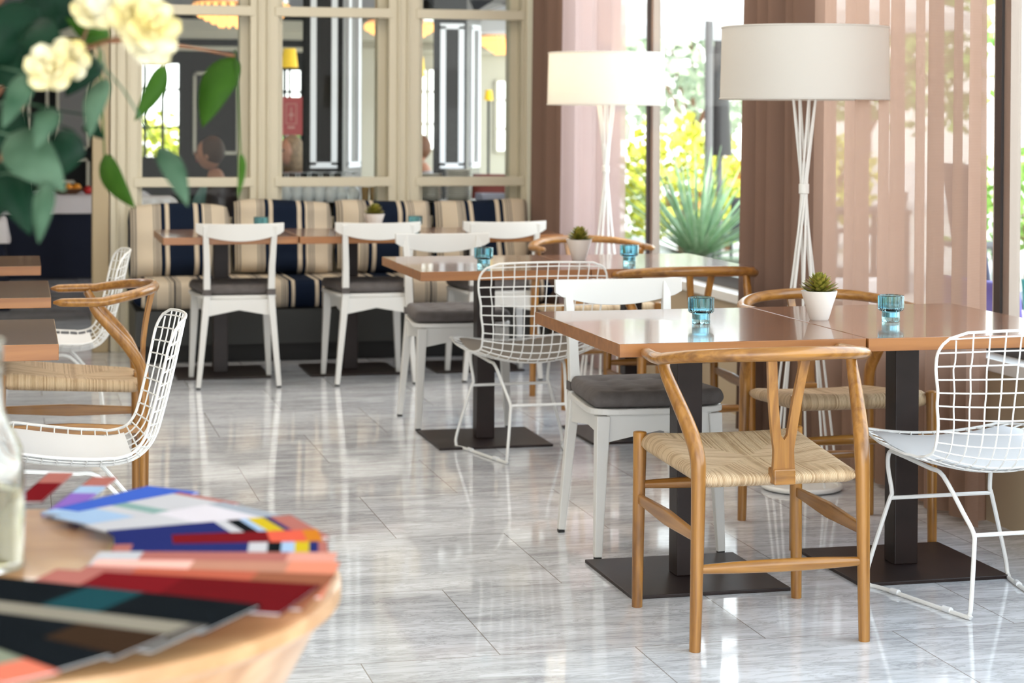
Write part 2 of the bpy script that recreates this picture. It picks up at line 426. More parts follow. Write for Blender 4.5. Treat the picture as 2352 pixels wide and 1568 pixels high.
# low wall under the windows, its sill and the window frames
bm = new_bm(); box(bm, WX, WX + .22, -3.0, PY_ + .2, 0, .50); struct('wall_right', bm, 'beige')
bm = new_bm(); box(bm, WX - .02, WX + .25, -3.0, PY_ + .2, .502, .545); struct('trim_1', bm, 'sill', bevel=.004)
GX = 3.23
ys = [-3.0, -.2, 2.6, 6.10, 9.95, 11.5]
for i in range(5):
    y0, y1 = ys[i], ys[i + 1]
    bm = new_bm(); box(bm, GX - .03, GX + .05, y0, y1, .545, .60); box(bm, GX - .03, GX + .05, y0, y1, 2.88, 2.95)
    box(bm, GX - .03, GX + .03, y1 - .005, y1 + .04, .60, 2.88)
    w = struct('window_%d' % (i + 1), bm, 'dark_frame')
    bm = new_bm(); box(bm, GX - .02, GX + .02, y1 - .050, y1 - .006, .60, 2.88); obj('window_post', bm, 'taupe_frame', w)
    bm = new_bm(); box(bm, GX - .02, GX + .03, y0 + .046, y0 + .066, .60, 2.88); obj('white_bead', bm, 'sill', w)
    bm = new_bm(); box(bm, GX + .008, GX + .016, y0 + .03, y1 - .04, .60, 2.88); obj('window_pane', bm, 'glass', w)

# glazed partition to the next room
def vpost(bm, x0, x1, y0, y1, z0=0, z1=2.95): box(bm, x0, x1, y0, y1, z0, z1)
bm = new_bm()
box(bm, .655, 2.95, PY_ + .02, PY_ + .14, 0, .72)            # panel behind the banquette
for a, b in ((.503, .655), (1.286, 1.448), (2.088, 2.27), (2.882, 3.13)):
    vpost(bm, a, b, PY_, PY_ + .22)
struct('wall_partition', bm, 'cream', bevel=.004)
bm = new_bm()
for a in (.545, .60, 1.335, 1.385, 2.145, 2.20, 2.915):      # raised mouldings on the posts
    sweep(bm, [(a, PY_ - .004, 0), (a, PY_ - .004, 2.9)], .012, .010, 8)
struct('trim_2', bm, 'cream', smooth=True)
bm = new_bm(); vpost(bm, .405, .496, PY_ - .02, PY_ + .12); struct('door_1', bm, 'jamb', bevel=.005)
for k, (a, b) in enumerate(((.655, 1.286), (1.448, 2.088), (2.27, 2.882))):
    bm = new_bm()
    for z0, z1 in ((1.900, 1.956), (.925, .979), (.70, .75), (2.62, 2.68)):
        box(bm, a - .022, b + .02, PY_ - .006, PY_ + .05, z0, z1)
    box(bm, a - .02, a + .028, PY_ + .05, PY_ + .12, .72, 2.95)
    box(bm, b - .05, b + .02, PY_ + .10, PY_ + .20, .72, 2.95)
    w = struct('window_%d' % (6 + k), bm, 'cream', bevel=.003)
    for z0, z1 in ((.75, .925), (.979, 1.900), (1.956, 2.62)):
        bm = new_bm(); box(bm, a + .026, b - .048, PY_ + .085, PY_ + .091, z0 - .01, z1 + .01); obj('window_pane', bm, 'glass', w)

# ------------------------------------------------------------------ tables
def make_table(name, label, x0, x1, y0, y1, pc, group, top='table_top', edge='table_edge', zt=.74, thick=.036, plate=.47):
    t = thing(name, label, 'table', ((x0 + x1) / 2, (y0 + y1) / 2, 0), 0, group)
    hx, hy = (x1 - x0) / 2 - .0015, (y1 - y0) / 2
    bm = new_bm(); box(bm, -hx, hx, -hy, hy, zt - thick, zt); o = obj('table_top', bm, top, t, bevel=.002)
    o.data.materials.append(M[edge])
    for p in o.data.polygons:
        if abs(p.normal.z) < .5: p.material_index = 1
    px, py = pc[0] - t.location.x, pc[1] - t.location.y
    bm = new_bm(); box(bm, px - .0375, px + .0375, py - .0375, py + .0375, .010, zt - thick - .012); obj('pedestal', bm, 'steel', t, bevel=.003)
    bm = new_bm(); box(bm, px - .2, px + .2, max(-hy + .04, py - .2), min(hy - .04, py + .2), zt - thick - .012, zt - thick); obj('top_bracket', bm, 'steel', t)
    bm = new_bm(); box(bm, px - plate / 2, px + plate / 2, py - plate / 2 - .0, py + plate / 2, 0, .010); obj('base_plate', bm, 'steel', t, bevel=.002)
    return t
G = 'square pedestal tables of the dining room'
make_table('dining_table', 'brown wooden table nearest the viewer with only a tealight glass on it', 1.530, 2.229, 4.995, 5.880, (1.885, 5.49), G)
make_table('dining_table', 'brown wooden table by the curtain with a succulent pot and a tealight glass on it', 2.231, 2.922, 4.990, 5.890, (2.565, 5.49), G)
make_table('dining_table', 'brown wooden table in the middle row with its bare end toward the aisle', 1.490, 2.169, 7.458, 8.290, (1.87, 8.01), G)
make_table('dining_table', 'brown middle row table nearest the window with succulent and blue glass', 2.171, 2.850, 7.465, 8.270, (2.505, 8.01), G)
make_table('dining_table', 'brown wooden table before the striped banquette at its end beside the doorway', .680, 1.339, 9.745, 10.44, (1.015, 10.34), G)
make_table('dining_table', 'brown wooden table before the striped banquette, middle one of three', 1.341, 2.009, 9.725, 10.43, (1.69, 10.34), G)
make_table('dining_table', 'brown wooden table before the striped banquette at the window end', 2.011, 2.680, 9.715, 10.42, (2.345, 10.34), G)
make_table('dining_table', 'pale brown table end at the left edge, nearest of three', -.60, .105, 5.29, 5.945, (-.25, 5.62), G, 'left_top', 'table_edge', thick=.043)
make_table('dining_table', 'dark brown table end at the left edge, middle one, oak armchair pushed under', -.60, .107, 6.635, 7.315, (-.25, 6.97), G, 'left_top', thick=.034)
make_table('dining_table', 'dark brown table end at the left edge, farthest of three', -.60, .090, 8.01, 8.60, (-.25, 8.3), G, 'left_top', thick=.036)

# ------------------------------------------------------------------ wishbone armchair (faces +y)
def make_wishbone(label):
    t = thing('wishbone_armchair', label, 'chair', (0, 0, 0), 0, 'oak armchairs with Y shaped backs')
    for s in (-1, 1):
        pts = cr([(s * .228, -.232, 0), (s * .224, -.232, .22), (s * .221, -.230, .42), (s * .222, -.222, .49), (s * .232, -.185, .555), (s * .247, -.125, .625), (s * .257, -.080, .675), (s * .261, -.060, .708)], 5)
        n = len(pts); rad = [lerp(.0145, .0195, min(1, i / (n * .34))) if i < n * .5 else lerp(.0205, .0135, (i - n * .5) / (n * .5)) for i in range(n)]
        bm = new_bm(); sweep(bm, pts, rad, n=14); obj('rear_leg', bm, 'honey_z', t, smooth=True)
        pts = cr([(s * .232, .236, 0), (s * .230, .236, .18), (s * .228, .235, .36), (s * .227, .235, .455), (s * .227, .235, .474), (s * .227, .235, .481)], 4)
        n = len(pts); rad = [lerp(.0145, .0185, min(1, i / (n * .5))) for i in range(n)]; rad[-1] = .007; rad[-2] = .013; rad[-3] = .0165
        bm = new_bm(); sweep(bm, pts, rad, n=14); obj('front_leg', bm, 'honey_z', t, smooth=True)
        # side stretcher: flat board
        pts = [(s * lerp(.223, .229, k / 8), lerp(-.222, .226, k / 8), .285 + .012 * k / 8) for k in range(9)]
        bm = new_bm(); beam(bm, pts, [.016 - .003 * abs(k - 4) / 4 for k in range(9)], [.026 + .016 * (1 - abs(k - 4) / 4) for k in range(9)], (0, 0, 1)); obj('side_stretcher', bm, 'honey_y', t, bevel=.003)
    # rear and front stretcher
    for y, z, hw, r0 in ((-.231, .205, .222, .0135), (.234, .335, .228, .012)):
        pts = [(lerp(-hw, hw, k / 12), y, z) for k in range(13)]
        bm = new_bm(); sweep(bm, pts, [.0105 + (r0 - .0075) * (1 - ((k - 6) / 6) ** 2) * .6 for k in range(13)], [.011 + r0 * .45 * (1 - ((k - 6) / 6) ** 2) for k in range(13)], 12, (0, 0, 1))
        obj('rear_stretcher' if y < 0 else 'front_stretcher', bm, 'honey_x', t, smooth=True)
    # seat frame block that takes the splat
    bm = new_bm(); box(bm, -.029, .029, -.256, -.21, .412, .452); obj('splat_block', bm, 'honey_x', t, bevel=.004)
    # Y splat, cut from a curved board
    bm = new_bm()
    def yb(z): return -.242 - .030 * ((z - .43) / .3) + .012 * math.sin(PI * (z - .43) / .3)
    zs = [.44 + .012 * k for k in range(25)]
    def edges(z):
        u = (z - .44) / .288
        out = .030 - .003 * math.sin(PI * min(1, u * 2.4)) if u < .25 else .0285 + (.056 - .0285) * ((u - .25) / .75) ** .9
        fork = .30
        inn = 0 if u < fork else min(out - .024, .009 * math.sqrt(min(1, (u - fork) / .05)) + max(0, (u - fork)) * .034)
        return out, inn
    for s in (-1, 1):
        rows = []
        for z in zs:
            o_, i_ = edges(z); y = yb(z)
            rows.append([bm.verts.new((s * i_, y - .007, z)), bm.verts.new((s * o_, y - .007, z)), bm.verts.new((s * o_, y + .007, z)), bm.verts.new((s * i_, y + .007, z))])
        for i, (A, B) in enumerate(zip(rows, rows[1:])):
            for k in range(4):
                if k == 3 and edges(zs[i])[1] == 0 and edges(zs[i + 1])[1] == 0: continue
                bm.faces.new((A[k], A[(k + 1) % 4], B[(k + 1) % 4], B[k]))
        bm.faces.new(rows[0]); bm.faces.new(rows[-1])
    bmesh.ops.remove_doubles(bm, verts=bm.verts[:], dist=1e-5)
    obj('wishbone_splat', bm, 'honey_z', t, smooth=True, ang=35)
    # horseshoe rail: back apex high, arms dip and run forward
    pts = []; rh = []; rv = []
    NN = 64
    for k in range(NN + 1):
        f = k / NN * 2 - 1
        a = f * R(104)
        x = .283 * math.sin(a); y = -.045 - .235 * math.cos(a)
        g = abs(f)
        if g > .86: x = math.copysign(.283 * math.sin(R(104 * .86)) - (g - .86) * .10, f); y = -.045 - .235 * math.cos(R(104 * .86)) + (g - .86) * .80
        z = .745 - .028 * min(1, g / .75) ** 2.2
        pts.append((x, y, z)); e = 1.0
        if g > .955: e = math.sqrt(max(.10, 1 - ((g - .955) / .045) ** 2 * .9))
        rh.append((.0165 + .0065 * max(0, 1 - ((g - .62) / .25) ** 2)) * e); rv.append((.0185 - .004 * min(1, g)) * e)
    bm = new_bm(); sweep(bm, pts, rh, rv, 14, (0, 0, 1)); obj('top_rail', bm, 'honey_x', t, smooth=True)
    # woven seat
    def outl(a, b):
        hw = lerp(.212, .230, (b + 1) / 2)
        return (a * hw, b * .232 + .002)
    def top(a, b):
        return -.016 * (1 - a * a) * (1 - b * b) + .010 * (b + .3) + .006 * (abs(a) ** 3) - .003
    bm = new_bm(); pillow(bm, 0, 0, .046, .17, 30, 30, outl, top, .436)
    for v in bm.verts: v.co.z += .012 * (v.co.y / .23)
    obj('woven_seat', bm, 'cord', t, smooth=True, ang=80)
    return t
w0 = make_wishbone('honey oak armchair with Y back and woven cord seat, nearest the viewer, seen from behind')
w0.location = (1.873, 4.942, 0); w0.rotation_euler = (0, 0, 0)
dup(w0, (2.56, 5.985, 0), PI, 'oak armchair facing us behind the white pot, round rail before the curtain')
dup(w0, (2.555, 7.535, 0), R(-1), 'oak armchair with its back to us at the middle tables, by the window wall')
dup(w0, (2.63, 8.985, 0), PI + R(4), 'honey oak armchair beyond the middle tables, rail showing behind the far succulent')
dup(w0, (.178, 6.97, 0), PI / 2, 'honey oak armchair in profile at the left, curved rail reaching the dark table end')

# ------------------------------------------------------------------ white chair (faces +y)
def make_white(label):
    t = thing('white_chair', label, 'chair', (0, 0, 0), 0, 'white wooden chairs with grey cushions')
    for s in (-1, 1):
        pts = [(s * .196, -.212, .009), (s * .160, -.205, .40), (s * .156, -.205, .46), (s * .158, -.222, .60), (s * .168, -.255, .80)]
        bm = new_bm(); beam(bm, pts, [.023, .034, .034, .031, .026], [.022, .036, .036, .030, .020], (0, 1, 0)); lg = obj('rear_leg', bm, 'white_paint', t, bevel=.003)
        bm = new_bm(); box(bm, s * .196 - .010, s * .196 + .010, -.222, -.202, 0, .010); obj('foot_pad', bm, 'foot', lg)
        bm = new_bm(); beam(bm, [(s * .196, .205, .009), (s * .178, .185, .432)], [.024, .042], [.023, .040], (0, 1, 0)); lg = obj('front_leg', bm, 'white_paint', t, bevel=.003)
        bm = new_bm(); box(bm, s * .196 - .010, s * .196 + .010, .195, .215, 0, .010); obj('foot_pad', bm, 'foot', lg)
        bm = new_bm()
        v = []
        for x in (s * .160 - .009, s * .160 + .009):
            v.append([bm.verts.new(q) for q in ((x, -.19, .435), (x, .175, .435), (x, .165, .358), (x, .0, .378), (x, -.19, .358))])
        A, B = v; bm.faces.new(A); bm.faces.new(B[::-1])
        for k in range(5): bm.faces.new((A[k], A[(k + 1) % 5], B[(k + 1) % 5], B[k]))
        obj('side_apron', bm, 'white_paint', t)
    for y in (-.203, .188):
        bm = new_bm(); v = []
        for yy in (y - .009, y + .009):
            v.append([bm.verts.new(q) for q in ((-.165, yy, .436), (.165, yy, .436), (.17, yy, .352), (0, yy, .384), (-.17, yy, .352))])
        A, B = v; bm.faces.new(A); bm.faces.new(B[::-1])
        for k in range(5): bm.faces.new((A[k], A[(k + 1) % 5], B[(k + 1) % 5], B[k]))
        obj('rear_apron' if y < 0 else 'front_apron', bm, 'white_paint', t)
    # crest rail: straight top, bowed underside, curved in plan
    bm = new_bm(); rows = []; NN = 20
    for k in range(NN + 1):
        f = k / NN * 2 - 1; x = f * .214
        y = -.272 + .036 * f * f; zt = .806 + .004 * f * f; zb = .722 + .040 * f * f
        if abs(f) > .97: zb += .006
        rows.append([bm.verts.new(q) for q in ((x, y - .008, zb), (x, y - .012, zt), (x, y + .006, zt), (x, y + .010, zb))])
    for A, B in zip(rows, rows[1:]):
        for k in range(4): bm.faces.new((A[k], A[(k + 1) % 4], B[(k + 1) % 4], B[k]))
    bm.faces.new(rows[0]); bm.faces.new(rows[-1])
    obj('crest_rail', bm, 'white_paint', t, smooth=True, bevel=.002, ang=35)
    def outline(n=36, grow=0.0):
        pts = []
        for k in range(n):
            a = 2 * PI * k / n
            c, s_ = math.cos(a), math.sin(a)
            e = .28
            x = math.copysign(abs(c) ** e, c); y = math.copysign(abs(s_) ** e, s_)
            hw = lerp(.185, .222, (y + 1) / 2) + grow
            yy = y * (.205 + grow) + (.022 * (1 - x * x) if y > 0 else -.014 * (1 - x * x) + .01)
            pts.append((x * hw, yy))
        return pts
    bm = new_bm(); A = [bm.verts.new((x, y, .436)) for x, y in outline()]; B = [bm.verts.new((x, y, .455)) for x, y in outline()]
    bm.faces.new(A[::-1]); bm.faces.new(B)
    for k in range(36): bm.faces.new((A[k], A[(k + 1) % 36], B[(k + 1) % 36], B[k]))
    obj('seat', bm, 'white_paint', t, bevel=.004)
    tufts = [(x, y) for x in (-.10, 0, .10) for y in (-.10, .02, .13)]
    def outl(a, b):
        hw = lerp(.180, .218, (b + 1) / 2)
        bb = b * .2 + (.02 * (1 - a * a) if b > 0 else -.008 * (1 - a * a))
        # soften the corners
        q = (abs(a) * abs(b)) ** 6
        return (a * hw * (1 - .05 * q), bb * (1 - .05 * q) + .004)
    def top(a, b):
        x, y = outl(a, b)
        return -sum(.018 * math.exp(-((x - p) ** 2 + (y - q) ** 2) / .00022) + .008 * math.exp(-((x - p) ** 2 + (y - q) ** 2) / .0016) for p, q in tufts) + .007
    bm = new_bm(); pillow(bm, 0, 0, .044, .13, 46, 46, outl, top, .478)
    cu = obj('seat_cushion', bm, 'grey_fabric', t, smooth=True, ang=80)
    for s in (-1, 1):
        bm = new_bm(); c = (s * .156, -.206); h = .0205
        A = [bm.verts.new((c[0] + x * h, c[1] + y * (h + .001), z)) for z in (.458, .486) for x, y in ((-1, -1), (1, -1), (1, 1), (-1, 1))]
        for k in range(4): bm.faces.new((A[k], A[(k + 1) % 4], A[4 + (k + 1) % 4], A[4 + k]))
        bm.faces.new(A[:4]); bm.faces.new(A[4:])
        obj('strap', bm, 'grey_fabric', cu)
    return t
c0 = make_white('white wooden chair facing us behind the nearest table, grey tufted cushion'); c0.location = (1.893, 5.955, 0); c0.rotation_euler = (0, 0, PI)
dup(c0, (1.845, 8.490, 0), PI, 'white wooden chair facing us at the bare end of the middle tables')
dup(c0, (1.048, 9.955, 0), 0, 'white wooden chair seen from behind before the banquette, next to the doorway')
dup(c0, (1.722, 9.945, 0), R(1), 'white wooden chair seen from behind before the banquette, under the small potted succulent')
dup(c0, (2.371, 9.950, 0), 0, 'white wooden chair seen from behind before the banquette, at the window end and partly hidden')

# ------------------------------------------------------------------ wire chair (faces +y)
def make_wire(label, pad):
    t = thing('wire_chair', label, 'chair', (0, 0, 0), 0, 'white wire chairs on sled bases')
    # centre profile front of seat -> top of back, and half widths
    prof = cr([(0, .255, .425), (0, .16, .402), (0, .03, .382), (0, -.10, .374), (0, -.185, .392), (0, -.235, .445), (0, -.262, .53), (0, -.288, .64), (0, -.318, .782)], 6)
    acc = [0.0]
    for a, b in zip(prof, prof[1:]): acc.append(acc[-1] + (b - a).length)
    Ltot = acc[-1]
    def at(s):
        s = max(0, min(Ltot, s))
        for i in range(len(acc) - 1):
            if s <= acc[i + 1] + 1e-9:
                f = (s - acc[i]) / (acc[i + 1] - acc[i]); p = prof[i].lerp(prof[i + 1], f); tg = (prof[i + 1] - prof[i]).normalized(); return p, tg
        return prof[-1], (prof[-1] - prof[-2]).normalized()
    keys = [(0, .205), (.03, .238), (.10, .262), (.22, .268), (.36, .258), (.47, .236), (.56, .224), (.66, .226), (.78, .240), (.90, .256), (1, .262)]
    def hw(u):
        for (a, x), (b, y) in zip(keys, keys[1:]):
            if u <= b:
                f = (u - a) / (b - a); f = f * f * (3 - 2 * f); return lerp(x, y, f)
        return keys[-1][1]
    def limit(u):                      # rounded top corners
        h = hw(u); r = .075 / Ltot
        if u > 1 - r:
            q = (u - (1 - r)) / r; return h - .075 * (1 - math.sqrt(max(0, 1 - q * q)))
        return h
    def surf(x, u):
        p, tg = at(u * Ltot); nrm = Vector((0, -tg.z, tg.y))
        if nrm.z < 0 and u < .5: nrm = -nrm
        h = hw(u); q = x / h
        lift = lerp(.055, .050, u) * q * q if u < .42 else .050 * q * q
        if u < .12: lift *= .35 + .65 * u / .12
        n_in = nrm if nrm.dot(Vector((0, .3, 1))) > 0 else -nrm
        top_bow = -.022 * q * q if u > .6 else 0
        return Vector((x, 0, 0)) + p + n_in * lift + tg * (top_bow * max(0, (u - .6) / .4))
    edge = []
    NN = 60
    for k in range(NN + 1): u = k / NN; edge.append(surf(limit(u), u))
    topw = limit(1.0)
    for k in range(1, 12): edge.append(surf(lerp(topw, -topw, k / 12), 1.0))
    for k in range(NN, -1, -1): u = k / NN; edge.append(surf(-limit(u), u))
    fw = limit(0.0)
    for k in range(1, 12): edge.append(surf(lerp(-fw, fw, k / 12), 0.0))
    bm = new_bm(); sweep(bm, edge, .0042, n=6, closed=True)
    obj('rim_wire', bm, 'white_metal', t, smooth=True)
    bm = new_bm(); bars = 11
    for i in range(bars):              # wires running front to back
        f = lerp(-1, 1, (i + 1) / (bars + 1)); pts = []
        for k in range(43):
            u = k / 42; x = f * hw(u) * (.985 if u > .9 else 1)
            if abs(x) < limit(u) + .001: pts.append(surf(x, u))
        sweep(bm, pts, .0024, n=5)
    obj('lengthwise_wires', bm, 'white_metal', t, smooth=True)
    bm = new_bm(); rows = 22
    for i in range(rows):              # cross wires
        u = (i + .6) / rows
        if u > .985: continue
        w = limit(u); pts = [surf(lerp(-w, w, k / 16), u) + at(u * Ltot)[1].cross(Vector((1, 0, 0))) * .0 for k in range(17)]
        sweep(bm, pts, .0024, n=5)
    obj('cross_wires', bm, 'white_metal', t, smooth=True)
    # seat pad resting on the mesh
    bm = new_bm(); T = {}; B = {}
    nu, nv = 18, 14
    for i in range(nu + 1):
        for j in range(nv + 1):
            u = lerp(.035, .50, i / nu); x = lerp(-1, 1, j / nv) * hw(u) * .86
            p = surf(x, u); q = surf(x, u + .001); 
            border = i in (0, nu) or j in (0, nv)
            T[i, j] = bm.verts.new(p + Vector((0, 0, .0035 if border else .012))); B[i, j] = bm.verts.new(p + Vector((0, 0, .003)))
    for i in range(nu):
        for j in range(nv):
            bm.faces.new((T[i, j], T[i + 1, j], T[i + 1, j + 1], T[i, j + 1])); bm.faces.new((B[i, j], B[i, j + 1], B[i + 1, j + 1], B[i + 1, j]))
    obj('seat_pad', bm, pad, t, smooth=True, ang=80)
    # sled base
    for s in (-1, 1):
        pts = cr([(s * .145, -.02, .372), (s * .140, -.075, .362), (s * .122, -.155, .275), (s * .112, -.192, .228), (s * .115, -.202, .19), (s * .128, -.212, .05), (s * .130, -.206, .014), (s * .136, -.185, .006),
                  (s * .20, .14, .006), (s * .221, .198, .006), (s * .223, .212, .016), (s * .218, .216, .06), (s * .165, .200, .24), (s * .156, .198, .27), (s * .165, .205, .34), (s * .168, .19, .385), (s * .165, .14, .388), (s * .145, -.02, .372)], 4)
        bm = new_bm(); sweep(bm, pts, .0062, n=8); obj('sled_frame', bm, 'white_metal', t, smooth=True)
        for y, x in ((-.12, .149), (.10, .193)):
            bm = new_bm(); sweep(bm, [(s * (x - .004), y - .014, .0085), (s * (x + .004), y + .014, .0085)], .0095, .0085, 10); obj('floor_glide', bm, 'pad_white', t, smooth=True)
    for y, z, h in ((-.193, .222, .113), (.199, .252, .160)):
        bm = new_bm(); sweep(bm, [(-h, y, z), (h, y, z)], .0058, n=8); obj('cross_bar', bm, 'white_metal', t, smooth=True)
    return t
k0 = make_wire('white wire chair nearest the viewer at the right edge, white pad, seen from behind', 'pad_white')
k0.location = (2.585, 5.055, 0); k0.rotation_euler = (0, 0, R(2))
k1 = make_wire('white wire chair seen from behind at the middle tables, oatmeal seat pad', 'pad_grey')
k1.location = (1.945, 7.625, 0); k1.rotation_euler = (0, 0, R(2))
dup(k0, (.135, 5.60, 0), PI / 2, 'white wire chair in profile at the pale table end, closest to the magazines')
dup(k0, (.13, 8.30, 0), PI / 2, 'white wire chair in profile beside the cream doorway post, behind the oak armchair')

# ------------------------------------------------------------------ floor lamps
def make_lamp(label):
    t = thing('floor_lamp', label, 'lamp', (0, 0, 0), 0, 'floor lamps with drum shades')
    bm = new_bm(); r1, r0 = .297, .303
    lathe(bm, [(r0, 1.402), (r1, 1.657), (r1 - .003, 1.657), (r0 - .003, 1.402)], 64, close=True); sh = obj('lamp_shade', bm, 'shade', t, smooth=True)
    bm = new_bm()
    for r, z in ((r0, 1.402), (r1, 1.657)):
        sweep(bm, [(r * math.cos(2 * PI * k / 64), r * math.sin(2 * PI * k / 64), z) for k in range(64)], .0035, n=6, closed=True)
    obj('shade_ring', bm, 'shade', sh, smooth=True)
    bm = new_bm()
    for k in range(3):
        a = 2 * PI * k / 3; sweep(bm, [(0, 0, 1.50), (r0 * .985 * math.cos(a), r0 * .985 * math.sin(a), 1.50)], .003, n=6)
    obj('shade_spider', bm, 'white_metal', t)
    bm = new_bm(); lathe(bm, [(0, 1.44), (.018, 1.44), (.018, 1.50), (.032, 1.55), (.028, 1.60), (0, 1.615)], 16); obj('bulb', bm, 'pad_white', t, smooth=True)
    for k in range(8):
        a = 2 * PI * k / 8 + .2; tw = .010
        d = Vector((math.cos(a), math.sin(a), 0)); s = Vector((-d.y, d.x, 0)) * tw
        p0 = d * .128 + s + Vector((0, 0, .022)); p1 = -d * .046 + s + Vector((0, 0, 1.44))
        bm = new_bm(); sweep(bm, [p0, p1], .0047, n=8); obj('rod', bm, 'white_metal', t, smooth=True)
    bm = new_bm(); lathe(bm, [(.0165, 1.062), (.0185, 1.064), (.0185, 1.096), (.0165, 1.098)], 24, close=True); obj('collar', bm, 'white_metal', t, smooth=True)
    bm = new_bm(); sweep(bm, [(.138 * math.cos(2 * PI * k / 48), .138 * math.sin(2 * PI * k / 48), .012) for k in range(48)], .009, n=10, closed=True); obj('base_ring', bm, 'white_metal', t, smooth=True)
    bm = new_bm(); lathe(bm, [(0, .002), (.134, .002), (.134, .013), (0, .013)], 40); obj('base_plate', bm, 'sill', t)
    bm = new_bm(); sweep(bm, [(.030 * math.cos(2 * PI * k / 24), .030 * math.sin(2 * PI * k / 24), 1.44) for k in range(24)], .016, n=8, closed=True); obj('top_hub', bm, 'white_metal', t, smooth=True)
    return t
l0 = make_lamp('white drum shade floor lamp with a crossed rod stand in front of the brown curtain'); l0.location = (2.742, 6.70, 0)
dup(l0, (2.835, 9.50, 0), .4, 'farther floor lamp with a warm cream drum shade before the lilac sheer curtain', scale=(.965, .965, .995))

for _x, _y, _e in ((2.835, 9.50, 3.5), (2.742, 6.70, .12)):
    _d = bpy.data.lights.new('bulb_light', 'POINT'); _d.energy = _e; _d.color = (1, .72, .38); _d.shadow_soft_size = .03
    _o = bpy.data.objects.new('bulb_light', _d); COL.objects.link(_o); _o.location = (_x - .10, _y, 1.56)

# ------------------------------------------------------------------ curtains
def curtain(bm, y0, y1, x, amp, wave, z0=.015, z1=2.9, seed=0, flare=0.0, nz=14):
    rr = random.Random(seed); L = y1 - y0; n = max(24, int(L / wave * 10)); ph = [rr.uniform(0, 6) for _ in range(4)]
    rows = []
    for j in range(nz + 1):
        z = lerp(z0, z1, j / nz); f = 1 - j / nz; row = []
        for i in range(n + 1):
            u = i / n; y = lerp(y0, y1, u) + flare * f * (u - .5)
            w = math.sin(2 * PI * u * L / wave + ph[0] + .25 * f * math.sin(3 * u * PI + ph[1])) + .35 * math.sin(2 * PI * u * L / wave * .47 + ph[2] + f * .3)
            yy = y + .25 * wave * math.sin(4 * PI * u * L / wave * .5 + ph[3])* .5
            row.append(bm.verts.new((x + amp * w * (.75 + .25 * f), yy, z)))
        rows.append(row)
    for A, B in zip(rows, rows[1:]):
        for i in range(n): bm.faces.new((A[i], A[i + 1], B[i + 1], B[i]))
def curtain_thing(name, label, parts):
    t = thing(name, label, 'curtain')
    for nm, mat, y0, y1, x, amp, wave, seed, fl in parts:
        bm = new_bm(); curtain(bm, y0, y1, x, amp, wave, seed=seed, flare=fl); obj(nm, bm, mat, t, smooth=True, ang=180)
    return t
curtain_thing('curtain', 'mauve brown curtain hanging full length by the big window behind the nearer lamp',
              [('lined_drape', 'drape', 7.27, 7.92, 3.02, .058, .14, 3, .10), ('sheer_panel', 'sheer', 5.88, 7.25, 3.04, .042, .15, 5, .0)])
curtain_thing('curtain', 'lilac brown curtain in the corner where the window meets the glazed partition',
              [('lined_drape', 'drape', 10.75, 11.35, 2.985, .06, .15, 8, .0), ('sheer_panel', 'sheer_lilac', 9.80, 10.73, 3.0, .05, .17, 9, .0)])

# ------------------------------------------------------------------ banquette and cushions
t = thing('banquette', 'long built in bench under the partition with a navy and cream striped seat', 'bench', (1.75, 11.0, 0))
bm = new_bm(); box(bm, -1.14, 1.14, -.24, .37, .10, .285); obj('bench_base', bm, 'base_dark', t)
bm = new_bm(); box(bm, -1.12, 1.12, -.16, .36, 0, .10); obj('plinth', bm, 'foot', t)
M['seat_stripe'] = stripes('striped_seat_cloth', .465, .02 - 0, navy=(.007, .013, .030))
bm = new_bm(); pillow(bm, 2.32, .62, .148, .10, 60, 16, z=.365)
for v in bm.verts: v.co.z = max(.287, v.co.z)
o = obj('seat_cushion', bm, 'seat_stripe', t, smooth=True, ang=60, loc=(0, .065, 0))
for k in range(4):
    cx = (.594 + 1.157) / 2 + k * .5765
    wd = .567
    M['stripe%d' % k] = M.get('stripe0') or stripes('striped_cushion_cloth', .567, .5)
    bm = new_bm()
    rr = random.Random(k)
    def outl(a, b):
        q = (abs(a) * abs(b)) ** 5
        return (a * wd / 2 * (1 - .045 * q) * (1 + .012 * math.sin(5 * b + k)), b * .208 * (1 - .06 * q) + .008 * math.cos(2.2 * a + k * 1.3))
    def top(a, b): return .012 * math.sin(4.2 * a + k) * (1 - b * b) + .008 * math.sin(7 * b + k * 2)
    pillow(bm, 0, 0, .17, .42, 40, 34, outl, top)
    o = obj('back_cushion', bm, M['stripe0'] if k else M['stripe%d' % k], None, smooth=True, ang=80)
    o.rotation_euler = (R(78), 0, R(rr.uniform(-1, 1))); o.location = (cx, 11.245, .648 + (0 if k else -.02))
    tag(o, ['striped back cushion leaning at the doorway end of the banquette', 'striped back cushion directly behind the first blue tealight on the banquette tables',
            'striped back cushion behind the small potted succulent on the banquette', 'striped back cushion at the curtain end of the banquette'][k], 'cushion', 'striped back cushions')

